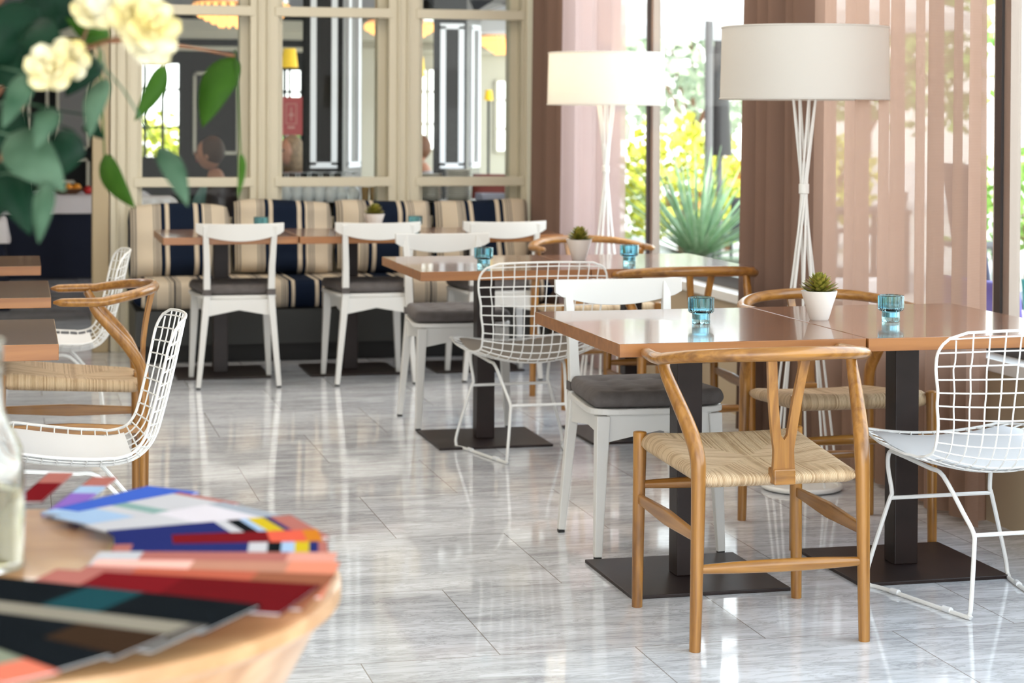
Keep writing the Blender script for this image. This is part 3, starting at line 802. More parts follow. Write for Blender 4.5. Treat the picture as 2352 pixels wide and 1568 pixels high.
# ------------------------------------------------------------------ pots and tealights
def make_pot(label):
    t = thing('potted_succulent', label, 'plant', (0, 0, 0), 0, 'succulents in white pots')
    bm = new_bm(); lathe(bm, [(0, 0), (.026, 0), (.029, .004), (.042, .048), (.0525, .080), (.0535, .086), (.050, .086), (.047, .076), (.03, .020), (0, .018)], 40); obj('pot', bm, 'pot', t, smooth=True)
    bm = new_bm(); lathe(bm, [(0, .072), (.0455, .072), (.030, .030), (0, .025)], 24); obj('soil', bm, 'soil', t)
    rr = random.Random(11); bm = new_bm()
    for k in range(64):
        lvl = k / 64; a = k * 2.399; el = lerp(.08, 1.25, lvl ** 1.3); L = lerp(.062, .030, lvl) * rr.uniform(.85, 1.1)
        base = Vector((0, 0, lerp(.078, .112, lvl))); d = Vector((math.cos(a) * math.cos(el), math.sin(a) * math.cos(el), math.sin(el))); s = Vector((-math.sin(a), math.cos(a), 0)); up = d.cross(s) * -1
        W = .0095; secs = []
        for q, w in ((.05, .35), (.3, .85), (.6, 1), (.85, .6), (1, .05)):
            p = base + d * (L * q) + Vector((0, 0, 1)) * (.012 * q * q * (1 - lvl))
            secs.append([bm.verts.new(p + s * W * w), bm.verts.new(p + up * .0035 * w), bm.verts.new(p - s * W * w), bm.verts.new(p - up * .0025 * w)])
        for A, B in zip(secs, secs[1:]):
            for i in range(4): bm.faces.new((A[i], A[(i + 1) % 4], B[(i + 1) % 4], B[i]))
        bm.faces.new(secs[0]); bm.faces.new(secs[-1])
    bm2 = bm
    m, n, l, b = new_mat('succulent_leaf')
    tc = n.new('ShaderNodeTexCoord'); nz = n.new('ShaderNodeTexNoise'); nz.inputs['Scale'].default_value = 55
    rp = n.new('ShaderNodeValToRGB'); e = rp.color_ramp.elements
    e[0].position = .35; e[0].color = (.11, .12, .014, 1); e[1].position = .62; e[1].color = (.34, .31, .055, 1)
    x = e.new(.72); x.color = (.40, .17, .08, 1)
    l.new(tc.outputs['Object'], nz.inputs['Vector']); l.new(nz.outputs[0], rp.inputs[0]); l.new(rp.outputs[0], b.inputs['Base Color']); b.inputs['Roughness'].default_value = .35
    obj('rosette', bm2, m, t, smooth=True, ang=60)
    return t
p0 = make_pot('potted succulent in a white tapered pot on the table nearest the curtain'); p0.location = (2.294, 5.482, .74)
dup(p0, (2.261, 7.958, .74), 1.3, 'potted succulent in a white pot on the middle row of tables')
dup(p0, (1.795, 10.20, .74), 2.2, 'smallest looking potted succulent, far back before the striped cushions')
def make_light(label):
    t = thing('tealight_holder', label, 'candle holder', (0, 0, 0), 0, 'stepped aqua tealight glasses')
    bm = new_bm()
    lathe(bm, [(0, 0), (.0245, 0), (.0262, .002), (.0262, .028), (.034, .031), (.0378, .036), (.0384, .074), (.0368, .076), (.0345, .074), (.0338, .040), (.0215, .032), (.0205, .012), (0, .010)], 44, facet=.03)
    obj('glass_cup', bm, 'blue_glass', t, smooth=True, ang=30)
    bm = new_bm(); lathe(bm, [(0, .0125), (.0185, .0125), (.0190, .026), (.0182, .026), (0, .0245)], 24); c = obj('tealight', bm, 'tin', t, smooth=True)
    bm = new_bm(); lathe(bm, [(0, .0246), (.0178, .0246), (.0170, .0256), (0, .0252)], 24); obj('wax', bm, 'wax', c)
    return t
g0 = make_light('aqua glass tealight holder on the nearest table, in front of the white chair'); g0.location = (1.918, 5.456, .74)
for (x, y), lb in (((2.488, 5.406), 'aqua glass tealight holder beside the succulent on the table at the curtain'),
                   ((1.790, 7.679), 'aqua glass tealight holder on the middle tables, above the wire chair back'),
                   ((2.409, 7.733), 'aqua glass tealight holder on the middle tables beside the succulent pot'),
                   ((1.205, 10.17), 'aqua glass tealight holder on the banquette tables, over the first white chair'),
                   ((2.000, 10.15), 'aqua glass tealight holder on the banquette tables beside the small succulent')):
    dup(g0, (x, y, .74), rnd.uniform(0, 3), lb)

# ------------------------------------------------------------------ round table with magazines
TC = (-.065, 2.575)
t = thing('round_table', 'round light wooden table in the near corner covered with fanned magazines', 'table', (TC[0], TC[1], 0))
M['round_wood'] = wood('round_table_wood', (.40, .20, .08), (.60, .36, .18), 'X', .3, 20, 2, .3)
bm = new_bm(); lathe(bm, [(0, .720), (.462, .720), (.470, .728), (.470, .745), (.464, .750), (0, .750)], 96); obj('table_top', bm, 'round_wood', t, smooth=True, ang=40)
bm = new_bm(); lathe(bm, [(.40, .62), (.452, .719), (.43, .719), (.38, .62)], 96, close=True); obj('apron', bm, 'round_wood', t, smooth=True)
bm = new_bm(); lathe(bm, [(0, .0), (.24, .0), (.24, .02), (.05, .05), (.04, .10), (.04, .66), (.12, .719), (0, .719)], 40); obj('pedestal', bm, 'round_wood', t, smooth=True)

# magazines: (inner end, outer end, slot, width, cover, name of look)
def mag_mat(name, bands, rough=.35):
    m, n, l, b = new_mat(name)
    tc = n.new('ShaderNodeTexCoord'); sp = n.new('ShaderNodeSeparateXYZ'); mr = n.new('ShaderNodeMapRange')
    mr.inputs[1].default_value = -.15; mr.inputs[2].default_value = .15
    rp = n.new('ShaderNodeValToRGB'); cr_ = rp.color_ramp; cr_.interpolation = 'CONSTANT'
    cr_.elements[0].color = (*bands[0][1], 1); cr_.elements[0].position = 0
    cr_.elements[1].color = (*bands[min(1, len(bands) - 1)][1], 1); cr_.elements[1].position = bands[min(1, len(bands) - 1)][0] if len(bands) > 1 else 1
    for p, c in bands[2:]:
        e = cr_.elements.new(p); e.color = (*c, 1)
    l.new(tc.outputs['Object'], sp.inputs[0]); l.new(sp.outputs['X'], mr.inputs[0]); l.new(mr.outputs[0], rp.inputs[0]); l.new(rp.outputs[0], b.inputs['Base Color'])
    b.inputs['Roughness'].default_value = rough; b.inputs['Specular IOR Level'].default_value = 0.0; b.inputs['IOR'].default_value = 1.01
    return m
W_ = (.46, .46, .49); NAVY = (.020, .026, .12); RED = (.15, .010, .013); PINK = (.36, .13, .11); SK = (.30, .42, .60); YE = (.50, .37, .02); BK = (.008, .01, .012); PL = (.22, .12, .42); OR = (.50, .17, .02); BLU = (.05, .11, .46)
MAGS = [
    ((0.020, 3.187), (0.049, 3.316), 0, 0.04, [(0, RED), (.6, PINK)], 'magazine with a red cover behind the glass bottle'),
    ((0.034, 2.952), (0.116, 3.244), 1, 0.04, [(0, PL), (.55, SK), (.75, PINK)], 'magazine with a violet and pink cover at the far side of the fan'),
    ((0.034, 2.958), (0.197, 3.131), 2, 0.10, [(0, SK), (.2, BLU)], 'magazine with a plain bright blue cover in the fan'),
    ((0.067, 2.918), (0.239, 3.050), 3, 0.13, [(0, SK), (.35, W_), (.45, (.2, .32, .3)), (.55, W_), (.85, PINK), (.92, SK)], 'magazine with a pale sky blue cover beside the plain blue one'),
    ((0.091, 2.819), (0.294, 2.944), 4, 0.15, [(0, W_), (.5, (.58, .55, .60)), (.8, (.3, .33, .38)), (.92, PL)], 'magazine with a white and silver cover in the fan'),
    ((0.118, 2.759), (0.376, 2.811), 5, 0.16, [(0, NAVY), (.56, W_), (.62, BK), (.68, SK), (.72, YE), (.80, NAVY), (.83, PINK)], 'magazine with navy cover and yellow dot, farther one of two alike'),
    ((0.125, 2.701), (0.396, 2.690), 6, 0.17, [(0, NAVY), (.3, RED), (.72, (.6, .1, .06)), (.88, OR)], 'magazine with crimson cover and orange end in the fan'),
    ((0.122, 2.637), (0.396, 2.597), 7, 0.17, [(0, PINK), (.12, NAVY), (.62, W_), (.70, BK), (.76, SK), (.82, YE), (.88, NAVY), (.92, PINK)], 'magazine with navy cover and yellow dot, nearer one of two alike'),
    ((0.102, 2.584), (0.396, 2.513), 8, 0.18, [(0, W_), (.18, PINK), (.8, (.60, .28, .22))], 'magazine with a salmon cover and white inner end'),
    ((0.097, 2.524), (0.388, 2.444), 9, 0.18, [(0, (.75, .42, .36)), (.4, (.42, .2, .14)), (.8, (.62, .22, .14))], 'magazine with a salmon and brown cover beneath the red ones'),
    ((0.083, 2.478), (0.370, 2.366), 10, 0.17, [(0, PINK), (.2, (.40, .10, .06)), (.7, (.25, .09, .05))], 'magazine with a rust brown cover between the salmon and deep red ones'),
    ((0.046, 2.453), (0.343, 2.304), 11, 0.14, [(0, PINK), (.15, RED), (.5, (.11, .008, .010))], 'magazine with a deep red cover next to the black one'),
    ((-0.030, 2.419), (0.263, 2.211), 12, 0.13, [(0, BK), (.35, (.012, .05, .06)), (.6, BK)], 'magazine with a large black and teal cover'),
    ((-0.033, 2.289), (0.197, 2.120), 13, 0.11, [(0, (.22, .20, .16)), (.9, (.1, .09, .08))], 'magazine with a grey brown cover showing as a thin strip'),
    ((-0.046, 2.234), (0.153, 2.081), 14, 0.10, [(0, BK), (.55, (.035, .02, .012))], 'magazine with a black brown cover near the table rim'),
    ((-0.044, 2.164), (0.092, 2.007), 15, 0.08, [(0, (.05, .03, .02)), (.2, OR), (.26, BK)], 'magazine with dark cover and small orange patch, second from the rim'),
    ((-0.051, 2.092), (0.039, 1.944), 16, 0.06, [(0, W_), (.3, (.20, .22, .16)), (.7, (.6, .16, .10))], 'magazine with coral and green cover lying at the very rim'),
]
M['paper'] = P('magazine_paper', (.70, .69, .69), .7)
for a, b, slot, wd, bands, lb in MAGS:
    A, B = Vector((*a, 0)), Vector((*b, 0)); d = (B - A).normalized(); ang = math.atan2(d.y, d.x); side = Vector((d.y, -d.x, 0))
    L = max(.24, (B - A).length); c = B - d * L / 2 + side * wd / 2
    t = thing('magazine', lb, 'magazine', (c.x, c.y, .7505 + slot * .0032), ang, 'magazines fanned out on the round table')
    bm = new_bm(); box(bm, -L / 2 + .002, L / 2 - .0025, -wd / 2 + .002, wd / 2 - .002, .0004, .0026); obj('pages', bm, 'paper', t)
    bm = new_bm(); box(bm, -L / 2, L / 2, -wd / 2, wd / 2, 0, .0004); box(bm, -L / 2, L / 2, -wd / 2, wd / 2, .0026, .0030); box(bm, -L / 2, L / 2, wd / 2 - .0008, wd / 2, 0, .0030)
    obj('cover', bm, mag_mat('cover_print', bands), t)

# glass bottle vase with flowering branches
t = thing('glass_vase', 'clear glass bottle vase standing among the magazines on the round table', 'vase', (-.045, 2.655, .7505))
bm = new_bm(); lathe(bm, [(0, 0), (.052, 0), (.055, .004), (.055, .125), (.051, .155), (.036, .185), (.029, .205), (.0275, .288), (.031, .294), (.0285, .296), (.0255, .288), (.0265, .205), (.033, .183), (.048, .153), (.052, .125), (.052, .010), (0, .008)], 40); obj('bottle', bm, 'clear_glass', t, smooth=True, ang=50)
bm = new_bm(); lathe(bm, [(0, .0085), (.0515, .0105), (.0515, .105), (0, .105)], 32); obj('water', bm, 'water', t, smooth=True, ang=50)
def leaf_mat(name, c1, c2, rough=.4):
    m = P(name, c1, rough, var=.0)
    n, l = m.node_tree.nodes, m.node_tree.links; b = n['Principled BSDF']
    tc = n.new('ShaderNodeTexCoord'); nz = n.new('ShaderNodeTexNoise'); nz.inputs['Scale'].default_value = 14
    rp = n.new('ShaderNodeValToRGB'); rp.color_ramp.elements[0].color = (*c1, 1); rp.color_ramp.elements[1].color = (*c2, 1); rp.color_ramp.elements[0].position = .3; rp.color_ramp.elements[1].position = .75
    l.new(tc.outputs['Object'], nz.inputs['Vector']); l.new(nz.outputs[0], rp.inputs[0]); l.new(rp.outputs[0], b.inputs['Base Color'])
    b.inputs['Specular IOR Level'].default_value = .06
    return m
M['leaf'] = leaf_mat('green_leaf', (.02, .062, .006), (.04, .105, .012))
M['leaf_dark'] = leaf_mat('dark_green_leaf', (.003, .016, .008), (.010, .035, .018), .35)
M['leaf_pale'] = leaf_mat('pale_backed_leaf', (.010, .040, .018), (.10, .17, .11), .4)
M['petal'] = leaf_mat('cream_yellow_petal', (.70, .56, .16), (.80, .78, .64), .6)
M['bark'] = P('brown_twig', (.16, .06, .018), .6, var=.3, vscale=60)
LEAVES = [
 ((0.317, 3.012, 1.423), (0.266, 2.984, 1.317), 0.054, 'leaf'), ((0.21, 2.987, 1.408), (0.165, 2.957, 1.326), 0.03, 'leaf'), ((0.122, 2.957, 1.277), (0.164, 2.906, 1.201), 0.036, 'leaf'),
 ((0.172, 2.533, 1.294), (0.204, 2.484, 1.222), 0.03, 'leaf_pale'), ((0.309, 2.86, 1.282), (0.301, 2.82, 1.218), 0.012, 'leaf'), ((0.101, 2.654, 1.405), (0.059, 2.623, 1.358), 0.04, 'leaf_dark'),
 ((0.106, 2.498, 1.38), (0.084, 2.462, 1.306), 0.03, 'leaf_pale'), ((0.087, 2.657, 1.501), (-0.012, 2.64, 1.443), 0.07, 'leaf_dark'), ((0.026, 2.569, 1.467), (-0.053, 2.548, 1.395), 0.07, 'leaf_dark'),
 ((0.015, 2.469, 1.384), (-0.018, 2.436, 1.318), 0.03, 'leaf_pale'), ((0.043, 2.462, 1.342), (0.02, 2.427, 1.293), 0.03, 'leaf_pale'), ((-0.011, 2.527, 1.31), (0.056, 2.469, 1.242), 0.06, 'leaf_pale'),
 ((0.035, 2.464, 1.253), (0.024, 2.426, 1.182), 0.026, 'leaf_pale'), ((-0.022, 2.581, 1.276), (0.015, 2.531, 1.186), 0.05, 'leaf_dark'), ((-0.038, 2.637, 1.347), (0.005, 2.585, 1.271), 0.06, 'leaf_dark'),
 ((0.097, 2.758, 1.334), (0.112, 2.713, 1.302), 0.03, 'leaf_dark'), ((0.01, 2.522, 1.443), (0.056, 2.469, 1.395), 0.05, 'leaf_dark'), ((-0.032, 2.584, 1.429), (0.01, 2.532, 1.353), 0.05, 'leaf_dark'),
 ((0.068, 2.559, 1.315), (0.036, 2.525, 1.251), 0.045, 'leaf_dark'), ((0.054, 2.665, 1.49), (0.01, 2.635, 1.42), 0.05, 'leaf_dark'), ((-0.0, 2.627, 1.247), (-0.038, 2.595, 1.194), 0.05, 'leaf_dark'),
 ((0.113, 2.599, 1.432), (0.058, 2.572, 1.457), 0.03, 'leaf')]
FLOWERS = [((0.134, 2.388, 1.445), 0.042), ((0.119, 2.443, 1.465), 0.04), ((0.146, 2.416, 1.418), 0.038), ((0.04, 2.463, 1.389), 0.034), ((0.061, 2.478, 1.403), 0.03), ((0.092, 2.553, 1.465), 0.034), ((0.15, 2.363, 1.434), 0.035)]
def leaf_bm(a, b, w, seed):
    rr = random.Random(seed); bm = new_bm(); a, b = Vector(a), Vector(b); d = b - a; L = d.length; d.normalize()
    view = Vector((.1, 1, -.1)).normalized(); s = d.cross(view).normalized(); s = (Quaternion(d, rr.uniform(-.5, .5)) @ s); nn = d.cross(s).normalized()
    rows = []; N = 10
    for i in range(N + 1):
        u = i / N; hw_ = w / 2 * (math.sin(PI * u ** .75) ** .8 if 0 < u < 1 else .02)
        c = a + d * L * u + nn * .012 * math.sin(PI * u)
        rows.append([bm.verts.new(c + s * hw_ * q + nn * (.18 * hw_ * q * q + e)) for q in (-1, 0, 1) for e in (0,)] + [bm.verts.new(c + s * hw_ * q + nn * (.18 * hw_ * q * q + .0006)) for q in (1, 0, -1)])
    for A, B in zip(rows, rows[1:]):
        for k in range(6): bm.faces.new((A[k], A[(k + 1) % 6], B[(k + 1) % 6], B[k]))
    bm.faces.new(rows[0]); bm.faces.new(rows[-1]); return bm
def flower_bm(c, r, seed):
    rr = random.Random(seed); bm = new_bm(); c = Vector(c); ax = Vector((rr.uniform(-.4, .4), -1, rr.uniform(-.2, .5))).normalized(); q0 = ax.to_track_quat('Z', 'Y')
    for layer, (n, el, sc) in enumerate(((6, .25, 1.0), (5, .7, .75), (4, 1.1, .5))):
        for k in range(n):
            a = 2 * PI * k / n + layer * .5 + rr.uniform(-.2, .2)
            d = q0 @ Vector((math.cos(a) * math.cos(el), math.sin(a) * math.cos(el), math.sin(el))); s = q0 @ Vector((-math.sin(a), math.cos(a), 0)); nn = d.cross(s)
            rows = []
            for u in (0, .3, .6, .85, 1):
                hw_ = r * .42 * sc * (.2 + math.sin(PI * min(.97, u * .8 + .12))); p = c + d * (r * sc * u) - nn * (-.25 * r * u * u)
                rows.append([bm.verts.new(p - s * hw_), bm.verts.new(p - nn * r * .08), bm.verts.new(p + s * hw_), bm.verts.new(p + nn * .001)])
            for A, B in zip(rows, rows[1:]):
                for i in range(4): bm.faces.new((A[i], A[(i + 1) % 4], B[(i + 1) % 4], B[i]))
            bm.faces.new(rows[0]); bm.faces.new(rows[-1])
    return bm
BR = [('leafy branch with green leaves reaching farthest over the striped bench, rising from the glass vase', [(-.045, 2.655, .80), (-.045, 2.66, 1.03), (-.03, 2.76, 1.25), (.06, 2.90, 1.42), (.20, 2.99, 1.44), (.317, 3.012, 1.424)], [0, 1, 2, 4, 15], []),
      ('branch with cream yellow blossoms and a brown twig over the glass vase', [(-.05, 2.65, .80), (-.055, 2.645, 1.03), (-.05, 2.60, 1.30), (0.01, 2.573, 1.397), (0.062, 2.54, 1.41), (.112, 2.465, 1.427), (.14, 2.41, 1.43)], [3, 5, 6, 16, 21], [0, 1, 2, 3, 4, 5, 6]),
      ('branch crowded with dark and pale drooping leaves at the picture corner over the glass vase', [(-.04, 2.66, .80), (-.04, 2.65, 1.03), (-.06, 2.62, 1.30), (-.03, 2.62, 1.47), (.05, 2.66, 1.505)], [7, 8, 9, 10, 11, 12, 13, 14, 17, 18, 19, 20], [])]
for lb, path, lv, fl in BR:
    t = thing('flowering_branch' if fl else 'leafy_branch', lb, 'branch', path[0])
    off = Vector(path[0]); P2 = [Vector(p) - off for p in cr(path, 5)]
    bm = new_bm(); sweep(bm, P2, [lerp(.004, .002, i / len(P2)) for i in range(len(P2))], n=7); st = obj('stem', bm, 'bark', t, smooth=True)
    for i in lv:
        a, b, w, mt = LEAVES[i]; A = Vector(a) - off; Bv = Vector(b) - off
        near = min(P2, key=lambda p: (p - A).length)
        bm = leaf_bm(A, Bv, w, i)
        mid = (near + A) / 2 + Vector((0, 0, .01)); sweep(bm, [near, mid, A], .0014, n=5)
        obj('leaf', bm, mt, t, smooth=True, ang=180)
    for i in fl:
        c, r = FLOWERS[i]; C = Vector(c) - off; near = min(P2, key=lambda p: (p - C).length)
        o = obj('flower', flower_bm(C, r, i), 'petal', t, smooth=True, ang=180)
        bm = new_bm(); sweep(bm, [near, C + Vector((0, .01, -.002))], .0018, n=5); obj('flower_stalk', bm, 'bark', o)
# ------------------------------------------------------------------ the next room, seen through the partition
BY = 22.0
def slab(bm, pts, z0, z1):
    A = [bm.verts.new((x, y, z0)) for x, y in pts]; B = [bm.verts.new((x, y, z1)) for x, y in pts]; n = len(pts)
    bm.faces.new(A[::-1]); bm.faces.new(B)
    for k in range(n): bm.faces.new((A[k], A[(k + 1) % n], B[(k + 1) % n], B[k]))
PLAN = [(-6.0, PY_ + .22), (3.36, PY_ + .22), (5.95, BY + .3), (-6.0, BY + .3)]
bm = new_bm(); slab(bm, [(-6.0, PY_ + .1), (3.36, PY_ + .1)] + PLAN[2:], -.1, 0); struct('floor', bm, 'marble')
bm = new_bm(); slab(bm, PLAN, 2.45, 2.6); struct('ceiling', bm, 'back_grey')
def holed_wall(bm, x0, x1, y0, y1, z1, holes):
    xs = x0
    for a, b, c, d in holes:
        box(bm, xs, a, y0, y1, 0, z1); box(bm, a, b, y0, y1, 0, c); box(bm, a, b, y0, y1, d, z1); xs = b
    box(bm, xs, x1, y0, y1, 0, z1)
HO = [(1.20, 1.72, .86, 1.90), (2.72, 3.06, .95, 1.84)]
HB = [(4.34, 4.60, .95, 1.86), (5.26, 5.52, .93, 1.74)]
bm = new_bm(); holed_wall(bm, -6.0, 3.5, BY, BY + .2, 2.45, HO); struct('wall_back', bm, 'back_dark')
bm = new_bm(); holed_wall(bm, 3.5, 5.9, BY, BY + .2, 2.45, HB); struct('wall_end', bm, 'cream')
for k, (a, b, c, d) in enumerate(HO + HB):
    bm = new_bm()
    for x in (a, b, (a + b) / 2 if k > 1 else a + .14, a + .33 if k == 0 else b): box(bm, x - .018, x + .018, BY - .03, BY + .03, c, d)
    for z in (c, d, lerp(c, d, .32), lerp(c, d, .72)): box(bm, a, b, BY - .025, BY + .025, z - .014, z + .014)
    w = struct('window_%d' % (9 + k), bm, 'back_dark' if k < 2 else 'cream')
    bm = new_bm(); box(bm, a, b, BY + .04, BY + .046, c, d); obj('window_pane', bm, 'glass', w)
bm = new_bm()
for z0, z1, dy in ((2.16, 2.26, .22), (2.26, 2.36, .32), (2.03, 2.08, .10)): box(bm, -6, 5.85, BY - dy, BY, z0, z1)
struct('trim_3', bm, 'cream')
bm = new_bm()                                              # pale mouldings on the dark far wall behind the doorway
for x0, x1, z0, z1 in ((-.30, .05, .30, 1.65), (.10, .32, .30, 1.65), (.38, .62, .30, .62), (.40, .75, .95, 1.75), (.40, .75, .35, .86), (1.86, 2.36, .9, 1.8)):
    for q in ((x0, x1, z0, z0 + .03), (x0, x1, z1 - .03, z1), (x0, x0 + .03, z0, z1), (x1 - .03, x1, z0, z1)):
        box(bm, q[0], q[1], BY - .03, BY, q[2], q[3])
struct('trim_4', bm, 'cream')
bm = new_bm(); box(bm, .43, .72, BY - .02, BY, .98, 1.72); struct('trim_5', bm, 'grey_panel')
bm = new_bm(); box(bm, 2.93, 2.965, PY_ + .24, PY_ + .60, 0, 2.45); struct('trim_6', bm, 'black_gloss')

def column(label, x0, x1, x2, y, frames_front, frames_side, cap):
    t = thing('panelled_column', label, 'column', ((x0 + x2) / 2, y + .3, 0), 0, 'black panelled columns of the next room')
    ox, oy = t.location.x, t.location.y
    w = x2 - x1
    bm = new_bm(); v = []
    # front face black, right face turned away (lighter): a slightly splayed square shaft
    fp = [(x0, y), (x1, y), (x2, y + .30), (x0 + .25, y + .62)]
    for z in (0, 2.44):
        v.append([bm.verts.new((px - ox, py - oy, z)) for px, py in fp])
    bm.faces.new(v[0]); bm.faces.new(v[1])
    for k in range(4): bm.faces.new((v[0][k], v[0][(k + 1) % 4], v[1][(k + 1) % 4], v[1][k]))
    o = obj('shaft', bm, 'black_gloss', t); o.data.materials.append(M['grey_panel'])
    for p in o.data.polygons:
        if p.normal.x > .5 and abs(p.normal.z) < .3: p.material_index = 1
    def frame(a, b, za, zb, wd, nm):
        a, b = Vector((a[0] - ox, a[1] - oy, 0)), Vector((b[0] - ox, b[1] - oy, 0)); d = (b - a).normalized(); nn = Vector((d.y, -d.x, 0)) * .012
        bm = new_bm()
        def seg(p, q): beam(bm, [p, q], [.02, .02], [wd, wd], (q - p).cross(nn).normalized())
        A0, A1 = a + Vector((0, 0, za)), a + Vector((0, 0, zb)); B0, B1 = b + Vector((0, 0, za)), b + Vector((0, 0, zb))
        for p, q in ((A0, A1), (B0, B1), (A0 - d * wd / 2, B0 + d * wd / 2), (A1 - d * wd / 2, B1 + d * wd / 2)): seg(p, q)
        obj(nm, bm, 'white_trim', t)
    a, b, za, zb = frames_front; frame((a, y - .006), (b, y - .006), za, zb, .04, 'front_moulding')
    a, b, za, zb = frames_side; f = lambda x: (x + .004, y + .30 * (x - x1) / (x2 - x1) - .004); frame(f(a), f(b), za, zb, .036, 'side_moulding')
    if cap:
        bm = new_bm(); lathe(bm, [(.16, 2.10), (.20, 2.12), (.36, 2.20), (.36, 2.26), (.2, 2.30)], 4, (0, 0, 0), close=True); o = obj('capital', bm, 'black_gloss', t); o.rotation_euler = (0, 0, PI / 4)
    return t
column('black panelled column with a white moulding behind the middle window of the partition', 1.878, 2.155, 2.335, 13.5, (1.950, 2.094, .995, 2.40), (2.205, 2.30, .995, 2.40), False)
column('black panelled column with a flared capital behind the partition window by the curtain', 2.990, 3.244, 3.42, 14.5, (3.060, 3.200, .965, 2.0), (3.30, 3.385, .965, 2.0), True)

M['crystal'] = emit('amber_crystal', (1.0, .50, .16), 1.3)
for x, y, z, r, lb in ((1.62, 15.0, 2.02, .36, 'amber crystal ceiling light seen through the partition window nearest the doorway'),
                       (3.21, 17.0, 2.00, .29, 'amber crystal ceiling light seen between the two black columns'),
                       (4.66, 19.0, 1.97, .27, 'amber crystal ceiling light farthest back, right of the flared column')):
    t = thing('ceiling_light', lb, 'ceiling light', (x, y, 2.45), 0, 'amber crystal ceiling lights')
    bm = new_bm(); rr = random.Random(3)
    for ring in range(5):
        rr_ = r * (1 - .14 * ring); zz = z - 2.45 + .10 - .025 * ring
        for k in range(int(34 * (1 - .13 * ring))):
            a = 2 * PI * k / int(34 * (1 - .13 * ring)) + ring
            bmesh.ops.create_icosphere(bm, subdivisions=1, radius=.024, matrix=Matrix.Translation((rr_ * math.cos(a), rr_ * math.sin(a), zz)) @ Matrix.Diagonal((1, 1, 1.6, 1)))
    obj('crystal_drops', bm, 'crystal', t)
    bm = new_bm(); lathe(bm, [(0, z - 2.45 + .15), (r, z - 2.45 + .15), (r, z - 2.45 + .19), (.05, z - 2.45 + .21), (.05, 0), (0, 0)], 32); obj('lamp_body', bm, 'tin', t)

M['yellow_shade'] = emit('lit_yellow_shade', (.95, .62, .03), .35)
for x, y, z0, z1, r, lb in ((2.24, 16.9, 1.74, 1.90, .062, 'tall lamp with a yellow shade left of the first black column'),
                            (3.37, 17.0, 1.67, 1.84, .055, 'tall lamp with a yellow shade left of the flared black column'),
                            (4.236, 18.0, 1.48, 1.575, .036, 'small tall lamp with a yellow shade right of the flared black column')):
    t = thing('standing_lamp', lb, 'lamp', (x, y, 0), 0, 'yellow shaded lamps of the next room')
    bm = new_bm(); lathe(bm, [(0, 0), (.12, 0), (.12, .02), (.012, .04), (.012, z1), (0, z1)], 16); obj('stand', bm, 'foot', t, smooth=True)
    bm = new_bm(); lathe(bm, [(r * 1.15, z0), (r * .85, z1), (r * .83, z1), (r * 1.12, z0)], 24, close=True); obj('lamp_shade', bm, 'yellow_shade', t, smooth=True)
# red poster board on a stand
t = thing('poster_board', 'red poster board on a stand with a small pale crest, behind the blond person', 'poster', (2.20, 16.5, 0))
M['poster_red'] = P('poster_red', (.50, .06, .06), .4); M['poster_pale'] = P('poster_pale_print', (.75, .40, .34), .4)
bm = new_bm(); box(bm, -.10, .10, -.008, .008, 1.168, 1.485); obj('board', bm, 'poster_red', t)
bm = new_bm(); box(bm, -.012, .012, .010, .03, 0, 1.40); box(bm, -.14, .14, -.1, .14, 0, .02); obj('stand', bm, 'foot', t)
bm = new_bm()
for q in ((-.045, -.040, 1.26, 1.43), (.040, .045, 1.26, 1.43), (-.045, .045, 1.26, 1.265), (-.045, .045, 1.425, 1.43), (-.03, .03, 1.225, 1.24), (-.004, .004, 1.29, 1.40), (-.02, .02, 1.33, 1.345), (-.10, -.07, 1.168, 1.485)): box(bm, q[0], q[1], -.010, -.008, q[2], q[3])
obj('crest_print', bm, 'poster_pale', t)

# sideboard behind the partition with glasses, plates and napkins
t = thing('sideboard', 'dark sideboard standing behind the partition with glasses and plates on it', 'sideboard', (2.2, 11.85, 0))
bm = new_bm(); box(bm, -.73, .70, -.16, .20, .08, .795); obj('carcass', bm, 'back_dark', t)
bm = new_bm(); box(bm, -.75, .715, -.18, .22, .795, .822); obj('top', bm, 'black_gloss', t)
bm = new_bm(); box(bm, -.70, .66, -.12, .18, 0, .08); obj('plinth', bm, 'foot', t)
for x in (-.70, -.23, .24):
    bm = new_bm(); box(bm, x, x + .44, -.172, -.158, .12, .77); d = obj('door', bm, 'back_dark', t, bevel=.003)
    bm = new_bm(); sweep(bm, [(x + .40, -.185, .44), (x + .40, -.185, .56)], .005, n=6); obj('handle', bm, 'tin', d)
def wine(label):
    t = thing('wine_glass', label, 'glass', (0, 0, 0), 0, 'upturned wine glasses on the sideboard')
    bm = new_bm(); lathe(bm, [(.030, 0), (.037, .03), (.039, .055), (.028, .085), (.005, .096), (.0035, .10), (.0035, .165), (.030, .170), (.033, .173), (0, .174)], 20)
    obj('glass', bm, M['clear_thin'], t, smooth=True, ang=60); return t
M['clear_thin'] = P('sparkling_glass', (.86, .90, .96), .08, Transmission_Weight=.35, IOR=1.3)
wg = wine('clear wine glass upside down in the front row on the sideboard behind the partition'); wg.location = (1.535, 11.77, .822)
for i in range(1, 7): dup(wg, (1.535 + i * .068, 11.77 + .01 * (i % 2), .822))
wb = dup(wg, (1.57, 11.90, .822), None, 'clear wine glass upside down in the back row on the sideboard behind the partition')
for i in range(1, 6): dup(wb, (1.57 + i * .068, 11.90, .822))
M['amber_glass'] = P('amber_tumbler_glass', (.55, .36, .16), .1, Transmission_Weight=.4)
tb = None
